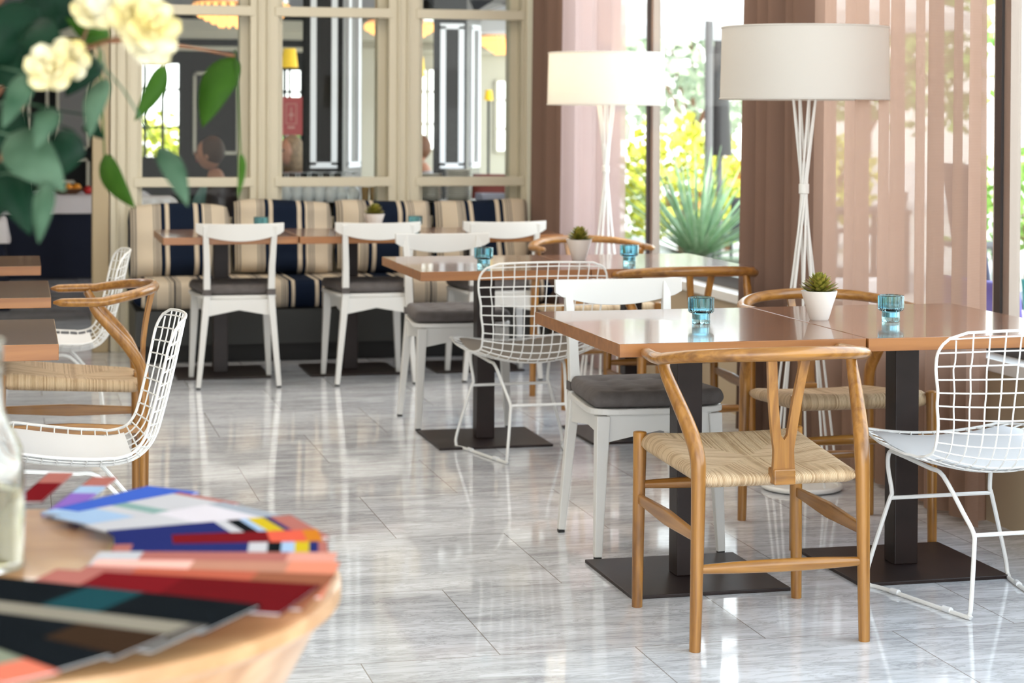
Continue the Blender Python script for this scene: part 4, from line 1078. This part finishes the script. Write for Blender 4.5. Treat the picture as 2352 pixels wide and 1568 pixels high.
for i in range(4):
    x = 2.02 + i * .052
    if tb is None:
        tb = thing('tumbler', 'small amber tumbler on the sideboard between the wine glasses and the plates', 'glass', (x, 11.80, .822), 0, 'amber tumblers on the sideboard')
        bm = new_bm(); lathe(bm, [(0, 0), (.020, 0), (.024, .085), (.022, .085), (.018, .006), (0, .006)], 20); obj('tumbler_body', bm, 'amber_glass', tb, smooth=True)
    else: dup(tb, (x, 11.80 + .02 * (i % 2), .822))
def plate(label, r, grp):
    t = thing('dinner_plate', label, 'plate', (0, 0, 0), 0, grp)
    bm = new_bm(); lathe(bm, [(0, 0), (r * .62, 0), (r, .011), (r, .014), (r * .64, .005), (0, .005)], 32); obj('plate', bm, 'pot', t, smooth=True); return t
pa = plate('white plate in the taller stack on the sideboard behind the partition', .080, 'taller stack of plates'); pa.location = (2.590, 11.80, .822)
for i in range(1, 16): dup(pa, (2.590 + rnd.uniform(-.002, .002), 11.80, .822 + i * .0115))
pb = plate('white plate in the lower stack on the sideboard, nearer the wine glasses', .078, 'lower stack of plates'); pb.location = (2.410, 11.80, .822)
for i in range(1, 14): dup(pb, (2.410 + rnd.uniform(-.002, .002), 11.80, .822 + i * .0115))
M['napkin'] = P('pale_blue_napkin', (.62, .66, .90), .8)
bm = new_bm()
for i in range(5): obox(bm, (0, 0, .0045 + i * .0088), (.085, .085, .004), .04 * (i % 3))
o = tag(obj('napkin_pile', bm, 'napkin', None, loc=(2.80, 11.79, .8225)), 'pale blue folded napkins at the curtain end of the sideboard', 'napkins'); o['kind'] = 'stuff'

# cloth covered tables of the next room
def cloth_table(name, label, x0, x1, y0, y1, zt, drop, seed):
    t = thing(name, label, 'table', ((x0 + x1) / 2, (y0 + y1) / 2, 0)); hx, hy = (x1 - x0) / 2, (y1 - y0) / 2; rr = random.Random(seed)
    def ring(g, z, am, n=120):
        out = []
        for k in range(n):
            a = 4 * k / n; s_ = int(a); f = a - s_
            p = [(lerp(-1, 1, f), -1), (1, lerp(-1, 1, f)), (lerp(1, -1, f), 1), (-1, lerp(1, -1, f))][s_]
            w = g + am * math.sin(k * .9 + seed) + am * .5 * math.sin(k * 2.3)
            out.append((p[0] * (hx + w), p[1] * (hy + w), z))
        return out
    def skin(bm, rings, cap):
        V = [[bm.verts.new(q) for q in r] for r in rings]; n = len(V[0])
        for A, B in zip(V, V[1:]):
            for k in range(n): bm.faces.new((A[k], A[(k + 1) % n], B[(k + 1) % n], B[k]))
        if cap: bm.faces.new(V[-1])
    bm = new_bm(); skin(bm, [ring(.03, .005, .022), ring(.015, zt * .5, .014), ring(-.01, zt - .012, .002)], True); obj('skirt', bm, 'navy_cloth', t, smooth=True, ang=60)
    bm = new_bm(); skin(bm, [ring(.040, zt - drop, .010), ring(.022, zt - .02, .002), ring(.005, zt, 0)], True); obj('table_cloth', bm, 'white_cloth', t, smooth=True, ang=60)
    return t
cloth_table('buffet_table', 'buffet table with white cloth over a navy skirt, seen through the doorway', -1.0, 1.05, 16.55, 17.4, .675, .145, 2)
cloth_table('side_table', 'small table with white cloth corner at the left edge of the doorway', -.75, -.10, 13.9, 14.5, .62, .16, 4)
cloth_table('side_table', 'small white clothed table behind the partition window nearest the doorway', .66, .99, 13.2, 13.6, .79, .12, 6)
t = thing('fruit_bowl', 'dark fruit bowl on the buffet table', 'bowl', (.40, 16.80, .675))
bm = new_bm(); lathe(bm, [(0, 0), (.07, 0), (.15, .045), (.145, .05), (.065, .010), (0, .010)], 32); obj('bowl', bm, 'bark', t, smooth=True)
M['orange'] = P('orange_peel', (.85, .34, .02), .5, bump=.2, bscale=160); M['apple'] = P('red_apple_skin', (.50, .02, .02), .35)
for x, y, z, m_, lb, nm in ((.40, 16.77, .73, 'orange', 'round orange lying in front of the bowl heap on the buffet', 'orange'), (.47, 16.82, .728, 'orange', 'second orange at the side of the fruit bowl on the buffet', 'orange'),
                            (.56, 16.74, .71, 'apple', 'red apple beside the fruit bowl near the doorway post', 'apple'), (.61, 16.80, .71, 'apple', 'second red apple half hidden by the doorway post', 'apple')):
    bm = new_bm(); bmesh.ops.create_uvsphere(bm, u_segments=20, v_segments=12, radius=.038, matrix=Matrix.Diagonal((1, 1, .92, 1)))
    t = thing(nm, lb, 'fruit', (x, y, z)); obj('fruit_body', bm, m_, t, smooth=True)
    bm = new_bm(); sweep(bm, [(0, 0, .033), (.003, 0, .044)], .002, n=5); obj('stalk', bm, 'bark', t)

# low armchairs and the seated guests
M['red_leather'] = P('red_leather', (.16, .030, .022), .4); M['dark_leather'] = P('dark_leather', (.03, .02, .018), .4)
def armchair(label, x, y, rz, mat):
    t = thing('lounge_armchair', label, 'armchair', (x, y, 0), rz, 'low armchairs of the next room')
    bm = new_bm(); pillow(bm, .52, .54, .16, .2, 14, 14, z=.30); obj('seat', bm, mat, t, smooth=True, ang=80)
    bm = new_bm(); pillow(bm, .62, .62, .14, .25, 14, 14); o = obj('backrest', bm, mat, t, smooth=True, ang=80); o.rotation_euler = (R(100), 0, 0); o.location = (0, -.32, .60)
    for s in (-1, 1):
        bm = new_bm(); pillow(bm, .12, .60, .36, .3, 8, 14, z=.38); obj('armrest', bm, mat, t, smooth=True, ang=80, loc=(s * .32, 0, 0))
        for yy in (-.22, .24):
            bm = new_bm(); beam(bm, [(s * .25, yy, 0), (s * .25, yy, .25)], .035, .035); obj('leg', bm, 'foot', t)
    return t
armchair('red leather armchair right of the flared column, nobody sitting in it', 3.37, 14.0, R(150), 'red_leather')
armchair('dark armchair holding the person in the teal shirt', 1.325, 14.3, R(35), 'dark_leather')
armchair('dark armchair holding the blond person in the next room', 2.045, 15.4, R(20), 'dark_leather')
armchair('dark armchair holding the red haired person by the flared column', 3.175, 16.0, R(60), 'dark_leather')
def skin_mesh(name, verts, edges, radii, mat, parent):
    me = bpy.data.meshes.new(name); me.from_pydata(verts, edges, []); o = bpy.data.objects.new(name, me); COL.objects.link(o)
    o.modifiers.new('skin', 'SKIN'); s = o.modifiers.new('sub', 'SUBSURF'); s.levels = 1; s.render_levels = 1
    for i, r in enumerate(radii): me.skin_vertices[0].data[i].radius = (r, r)
    me.skin_vertices[0].data[0].use_root = True
    dg = bpy.context.evaluated_depsgraph_get(); ev = o.evaluated_get(dg); m2 = bpy.data.meshes.new_from_object(ev); bpy.data.objects.remove(o)
    bm = new_bm(); bm.from_mesh(m2); return bm
def person(label, x, y, rz, hair, shirt, long_hair):
    t = thing('person', label, 'person', (x, y, 0), rz)
    V = [(0, 0, .44), (0, -.05, .60), (0, -.07, .78), (0, -.05, .88), (0, -.03, .96)]; Rr = [.13, .12, .14, .07, .055]; E = [(0, 1), (1, 2), (2, 3), (3, 4)]
    def add(p, r, frm): V.append(p); Rr.append(r); E.append((frm, len(V) - 1)); return len(V) - 1
    for s in (-1, 1):
        a = add((s * .17, -.06, .83), .055, 2); b = add((s * .23, .06, .62), .042, a); c = add((s * .15, .27, .56), .030, b); d = add((s * .12, .33, .565), .030, c)
        for q in range(4):
            f = add((s * (.095 + .018 * q), .38, .568 - .003 * q), .0095, d); add((s * (.092 + .018 * q), .41 + .006 * (q in (1, 2)), .555), .0085, f)
        f = add((s * .085, .345, .575), .010, d); add((s * .068, .365, .572), .009, f)
        h = add((s * .10, .10, .42), .085, 0); k = add((s * .12, .44, .44), .058, h); an = add((s * .12, .46, .09), .038, k); add((s * .12, .58, .04), .035, an)
    bm = skin_mesh('body', V, E, Rr, None, t)
    H = Vector((0, .0, 1.055))
    bmesh.ops.create_uvsphere(bm, u_segments=24, v_segments=16, radius=1, matrix=Matrix.Translation(H) @ Matrix.Diagonal((.074, .092, .112, 1)))
    for v in bm.verts:
        if v.co.z > .94 and v.co.z < 1.02 and v.co.y > .02: v.co.x *= .86
    bmesh.ops.create_cone(bm, cap_ends=True, segments=8, radius1=.016, radius2=.006, depth=.05, matrix=Matrix.Translation(H + Vector((0, .094, -.012))) @ Matrix.Rotation(R(-25), 4, 'X'))
    for s in (-1, 1): bmesh.ops.create_uvsphere(bm, u_segments=8, v_segments=6, radius=1, matrix=Matrix.Translation(H + Vector((s * .074, -.005, -.005))) @ Matrix.Diagonal((.010, .020, .030, 1)))
    bm_ = obj('body', bm, 'skin', t, smooth=True, ang=60)
    bm = new_bm()
    for s in (-1, 1): bmesh.ops.create_uvsphere(bm, u_segments=8, v_segments=6, radius=.010, matrix=Matrix.Translation(H + Vector((s * .030, .082, .008))))
    obj('eyes', bm, 'foot', t); bm = new_bm(); sweep(bm, [(-.024, .086, 1.005), (0, .092, 1.003), (.024, .086, 1.005)], .004, n=6); obj('mouth', bm, 'apple', t)
    bm = new_bm(); bmesh.ops.create_uvsphere(bm, u_segments=24, v_segments=16, radius=1, matrix=Matrix.Translation(H + Vector((0, -.022, .022))) @ Matrix.Diagonal((.088, .092, .108, 1)))
    for v in bm.verts:
        if v.co.y > .035 and v.co.z < 1.12: v.co.y = .035 + (v.co.y - .035) * .2
        if long_hair and v.co.z < 1.04: v.co.z -= .10; v.co.x *= 1.25; v.co.y -= .015
    obj('hair', bm, hair, t, smooth=True, ang=60)
    V2 = [(0, 0, .42), (0, -.05, .60), (0, -.07, .78), (0, -.055, .87)]; E2 = [(0, 1), (1, 2), (2, 3)]; R2 = [.145, .135, .155, .075]
    for s in (-1, 1):
        V2 += [(s * .17, -.06, .835), (s * .22, .045, .65)]; n_ = len(V2); E2 += [(2, n_ - 2), (n_ - 2, n_ - 1)]; R2 += [.070, .060]
    obj('shirt', skin_mesh('shirt', V2, E2, R2, None, t), shirt, t, smooth=True, ang=60)
    V3 = [(0, .0, .43)]; E3 = []; R3 = [.14]
    for s in (-1, 1):
        n_ = len(V3); V3 += [(s * .10, .10, .42), (s * .12, .44, .445), (s * .12, .46, .13)]; E3 += [(0, n_), (n_, n_ + 1), (n_ + 1, n_ + 2)]; R3 += [.098, .072, .056]
    obj('trousers', skin_mesh('trousers', V3, E3, R3, None, t), 'navy_cloth', t, smooth=True, ang=60)
    return t
M['skin'] = P('skin', (.55, .27, .17), .5); M['hair_brown'] = P('brown_hair', (.07, .035, .018), .6); M['hair_blond'] = P('blond_hair', (.34, .23, .13), .55, var=.4, vscale=40); M['hair_red'] = P('auburn_hair', (.17, .07, .03), .6)
M['teal_shirt'] = P('teal_shirt', (.20, .38, .37), .8); M['dark_top'] = P('dark_brown_top', (.05, .025, .022), .8); M['pale_shirt'] = P('white_shirt', (.68, .68, .70), .8)
person('seated person in a teal shirt seen behind the leaves through the partition', 1.325, 14.32, R(70), 'hair_brown', 'teal_shirt', False)
person('seated person with long blond hair beneath the red poster', 2.045, 15.42, R(120), 'hair_blond', 'dark_top', True)
person('seated person with auburn hair in profile left of the flared column', 3.175, 16.02, R(95), 'hair_red', 'pale_shirt', False)

# ------------------------------------------------------------------ outside: terrace and garden
bm = new_bm(); box(bm, WX + .36, 60, -12, 60, -.25, -.12); struct('ground', bm, 'terrace')
bm = new_bm(); box(bm, -20, WX + .3, BY + .4, 60, -.25, -.12); struct('ground', bm, 'terrace')
def leaf_cloud(bm, c, rad, n, size, rr):
    for _ in range(n):
        a = rr.uniform(0, 2 * PI); e = math.asin(rr.uniform(-.7, 1)); q = rr.uniform(.6, 1.0) + rr.uniform(-.1, .12)
        p = Vector((c[0] + rad[0] * q * math.cos(a) * math.cos(e), c[1] + rad[1] * q * math.sin(a) * math.cos(e), c[2] + rad[2] * q * math.sin(e)))
        d = Vector((rr.uniform(-1, 1), rr.uniform(-1, 1), rr.uniform(-.6, 1))).normalized(); s = d.orthogonal().normalized(); s = Quaternion(d, rr.uniform(0, 6)) @ s
        L = size * rr.uniform(.7, 1.4); W = L * .42
        v = [bm.verts.new(p), bm.verts.new(p + d * L * .5 + s * W), bm.verts.new(p + d * L), bm.verts.new(p + d * L * .5 - s * W)]
        bm.faces.new(v)
def two_sided(name, c1, c2):
    m = leaf_mat(name, c1, c2, .5); return m
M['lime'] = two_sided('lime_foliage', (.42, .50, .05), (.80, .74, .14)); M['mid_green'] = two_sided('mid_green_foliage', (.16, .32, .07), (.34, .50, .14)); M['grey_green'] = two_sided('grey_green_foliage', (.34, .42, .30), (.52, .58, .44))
M['orange_leaf'] = two_sided('orange_foliage', (.55, .22, .06), (.65, .45, .12))
def bush(name, label, c, rad, mat, n, size, seed, group, trunk=True):
    t = thing(name, label, 'shrub' if name != 'garden_tree' else 'tree', (c[0], c[1], -.12), 0, group); rr = random.Random(seed)
    bm = new_bm(); leaf_cloud(bm, (0, 0, c[2] + .12), rad, n, size, rr); obj('foliage', bm, mat, t)
    bm = new_bm(); sweep(bm, [(0, 0, 0), (.02, .02, (c[2] + .12) * .6), (0, .05, c[2] + .2)], [.05, .035, .02], n=8)
    for k in range(5):
        a = k * 1.3; sweep(bm, [(.01, .01, (c[2] + .12) * .5), (rad[0] * .6 * math.cos(a), rad[1] * .6 * math.sin(a), c[2] + .12 + rad[2] * .4)], [.025, .01], n=6)
    obj('trunk', bm, 'bark', t, smooth=True)
SG = 'shrubs in the garden'
bush('garden_shrub', 'lime yellow shrub in the garden just right of the white window post', (6.6, 19.4, .55), (.7, .65, .75), 'lime', 900, .11, 1, SG)
bush('garden_shrub', 'orange tinged shrub in the garden behind the dark pole', (7.55, 20.6, .45), (.3, .35, .45), 'orange_leaf', 600, .10, 2, SG)
bush('garden_shrub', 'lime yellow shrub in the garden left of the brown curtain edge', (8.5, 20.3, .58), (.6, .6, .7), 'lime', 900, .11, 3, SG)
bush('garden_shrub', 'green shrub in the garden glimpsed beside the far window post', (8.9, 16.4, .45), (.7, .8, .6), 'mid_green', 800, .10, 4, SG)
bush('garden_shrub', 'lime shrub outside the far end windows behind the leaves', (1.5, 24.6, .60), (.7, .5, .75), 'lime', 900, .11, 5, SG)
bush('garden_shrub', 'green shrub outside the end window left of the first column', (3.0, 24.8, .55), (.6, .5, .7), 'mid_green', 700, .11, 6, SG)
TG = 'trees beyond the terrace'
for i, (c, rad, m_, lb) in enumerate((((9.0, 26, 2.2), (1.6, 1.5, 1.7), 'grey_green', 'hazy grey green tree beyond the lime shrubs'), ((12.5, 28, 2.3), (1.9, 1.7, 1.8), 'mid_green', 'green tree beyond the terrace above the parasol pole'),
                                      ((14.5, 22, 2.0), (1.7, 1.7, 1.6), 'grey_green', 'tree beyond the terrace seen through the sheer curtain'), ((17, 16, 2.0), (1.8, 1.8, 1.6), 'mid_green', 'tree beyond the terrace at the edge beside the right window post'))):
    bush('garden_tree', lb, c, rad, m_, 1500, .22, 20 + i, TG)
# yucca in a white planter
t = thing('garden_planter', 'low white planter outside the corner window with a spiky plant growing in it', 'planter', (4.85, 12.9, -.12))
bm = new_bm(); box(bm, -.95, .75, -.75, .85, 0, .40); obj('planter_body', bm, 'garden_white', t, bevel=.02)
bm = new_bm(); box(bm, -.88, .68, -.68, .78, .40, .42); obj('earth', bm, 'soil', t)
t = thing('spiky_plant', 'spiky grey green plant with long sword leaves outside the corner window', 'plant', (4.46, 12.78, .295)); rr = random.Random(5)
bm = new_bm()
for k in range(150):
    a = rr.uniform(0, 2 * PI); el = math.asin(rr.uniform(.05, .98)); L = rr.uniform(.62, .95); d = Vector((math.cos(a) * math.cos(el), math.sin(a) * math.cos(el), math.sin(el))); s = Vector((-math.sin(a), math.cos(a), 0)); W = .016
    rows = []
    for u in (0, .3, .65, 1):
        p = Vector((0, 0, .08)) + d * L * u - Vector((0, 0, .10 * u * u * (1 - d.z)))
        w = W * (1 - u) ** .6 + .001; nn = d.cross(s) * .002
        rows.append([bm.verts.new(p - s * w), bm.verts.new(p + s * w), bm.verts.new(p + nn)])
    for A, B in zip(rows, rows[1:]):
        for i in range(3): bm.faces.new((A[i], A[(i + 1) % 3], B[(i + 1) % 3], B[i]))
M['yucca'] = leaf_mat('yucca_leaf', (.20, .36, .18), (.40, .54, .34), .5)
obj('sword_leaves', bm, 'yucca', t); bm = new_bm(); sweep(bm, [(0, 0, 0), (0, 0, .12)], [.05, .06], n=10); obj('trunk', bm, 'bark', t)
# parasols
M['canvas'] = cloth_through('white_parasol_canvas', (.82, .81, .80), .4); M['grey_metal'] = P('grey_parasol_metal', (.22, .21, .21), .45)
def parasol(label, x, y, h, ze, za, ang):
    t = thing('parasol', label, 'parasol', (x, y, -.12), ang, 'parasols on the terrace')
    bm = new_bm(); sweep(bm, [(0, 0, 0), (0, 0, za + .12)], .035, n=12); obj('pole', bm, 'grey_metal', t, smooth=True)
    bm = new_bm(); box(bm, -.3, .3, -.3, .3, 0, .06); obj('base', bm, 'grey_metal', t)
    c = [(-h, -h), (h, -h), (h, h), (-h, h)]; bm = new_bm(); ap = bm.verts.new((0, 0, za + .14)); ap2 = bm.verts.new((0, 0, za + .13)); A = [bm.verts.new((*q, ze + .12)) for q in c]; B = [bm.verts.new((*q, ze)) for q in c]; 
    for k in range(4):
        bm.faces.new((A[k], A[(k + 1) % 4], ap)); bm.faces.new((A[k], B[k], B[(k + 1) % 4], A[(k + 1) % 4]))
    bm.verts.remove(ap2); obj('canopy', bm, 'canvas', t)
    for k in range(4):
        bm = new_bm(); sweep(bm, [(c[k][0] * .98, c[k][1] * .98, ze + .10), (0, 0, za + .10)], .012, n=6); obj('rib', bm, 'grey_metal', t)
parasol('white parasol outside with a grey pole beside the spiky plant', 5.45, 15.35, 1.5, 2.15, 2.75, .25)
parasol('white parasol outside at the edge beside the right window post', 9.6, 12.2, 1.5, 2.0, 2.7, .1)
t = thing('closed_parasol', 'closed dark parasol on a pole in the garden behind the window', 'parasol', (6.25, 17.3, -.12))
bm = new_bm(); sweep(bm, [(0, 0, 0), (0, 0, 2.3)], .03, n=10); obj('pole', bm, 'grey_metal', t, smooth=True)
bm = new_bm(); lathe(bm, [(0, 2.35), (.05, 2.3), (.09, 1.6), (.12, 1.1), (.05, 1.12), (0, 1.12)], 14); obj('folded_canopy', bm, 'dark_frame', t, smooth=True)
M['rattan'] = P('dark_rattan', (.045, .045, .05), .7, bump=.5, bscale=80); M['navy_chair'] = P('navy_outdoor_chair', (.045, .05, .10), .5); M['violet'] = P('violet_chair_shell', (.17, .13, .46), .45); M['teal_chair'] = P('teal_chair_shell', (.05, .38, .36), .45)
def garden_chair(label, x, y, rz, mat, seat_z=.44, name='terrace_chair', back=.85):
    t = thing(name, label, 'chair', (x, y, -.12), rz, 'chairs on the terrace')
    bm = new_bm(); pillow(bm, .50, .48, .05, .25, 10, 10, z=seat_z); obj('seat', bm, mat, t, smooth=True, ang=80)
    bm = new_bm(); pillow(bm, .48, back - seat_z, .045, .3, 12, 10); o = obj('backrest', bm, mat, t, smooth=True, ang=80); o.rotation_euler = (R(98), 0, 0); o.location = (0, -.25, (back + seat_z) / 2)
    for s in (-1, 1):
        for yy in (-.21, .21):
            bm = new_bm(); sweep(bm, [(s * .23, yy * 1.1, 0), (s * .21, yy, seat_z)], .014, n=8); obj('leg', bm, mat, t, smooth=True)
    return t
garden_chair('violet chair outside, its rounded edge showing beside the sheer curtain', 3.86, 7.05, R(-80), 'violet', back=.84)
garden_chair('teal chair outside at the picture edge beyond the right window post', 4.35, 7.35, R(-60), 'teal_chair', back=.80)
garden_chair('tall navy chair outside beyond the right window post', 4.47, 8.32, R(-100), 'navy_chair', .62, back=1.25)
for i, (x, y, lb) in enumerate(((6.1, 16.2, 'dark rattan chair on the terrace behind the spiky plant'), (7.6, 17.0, 'dark rattan chair on the terrace under the lime shrub'), (7.6, 14.9, 'dark rattan chair on the terrace by the curtain edge'))):
    garden_chair(lb, x, y, R(40 * i), 'rattan', .42, back=.78)
t = thing('terrace_table', 'low dark table among the rattan chairs on the terrace', 'table', (6.8, 15.5, -.12))
bm = new_bm(); box(bm, -.35, .35, -.35, .35, .66, .70); obj('table_top', bm, 'rattan', t, bevel=.004)
for s in (-1, 1):
    for q in (-1, 1):
        bm = new_bm(); box(bm, s * .32 - .02, s * .32 + .02, q * .32 - .02, q * .32 + .02, 0, .66); obj('leg', bm, 'rattan', t)
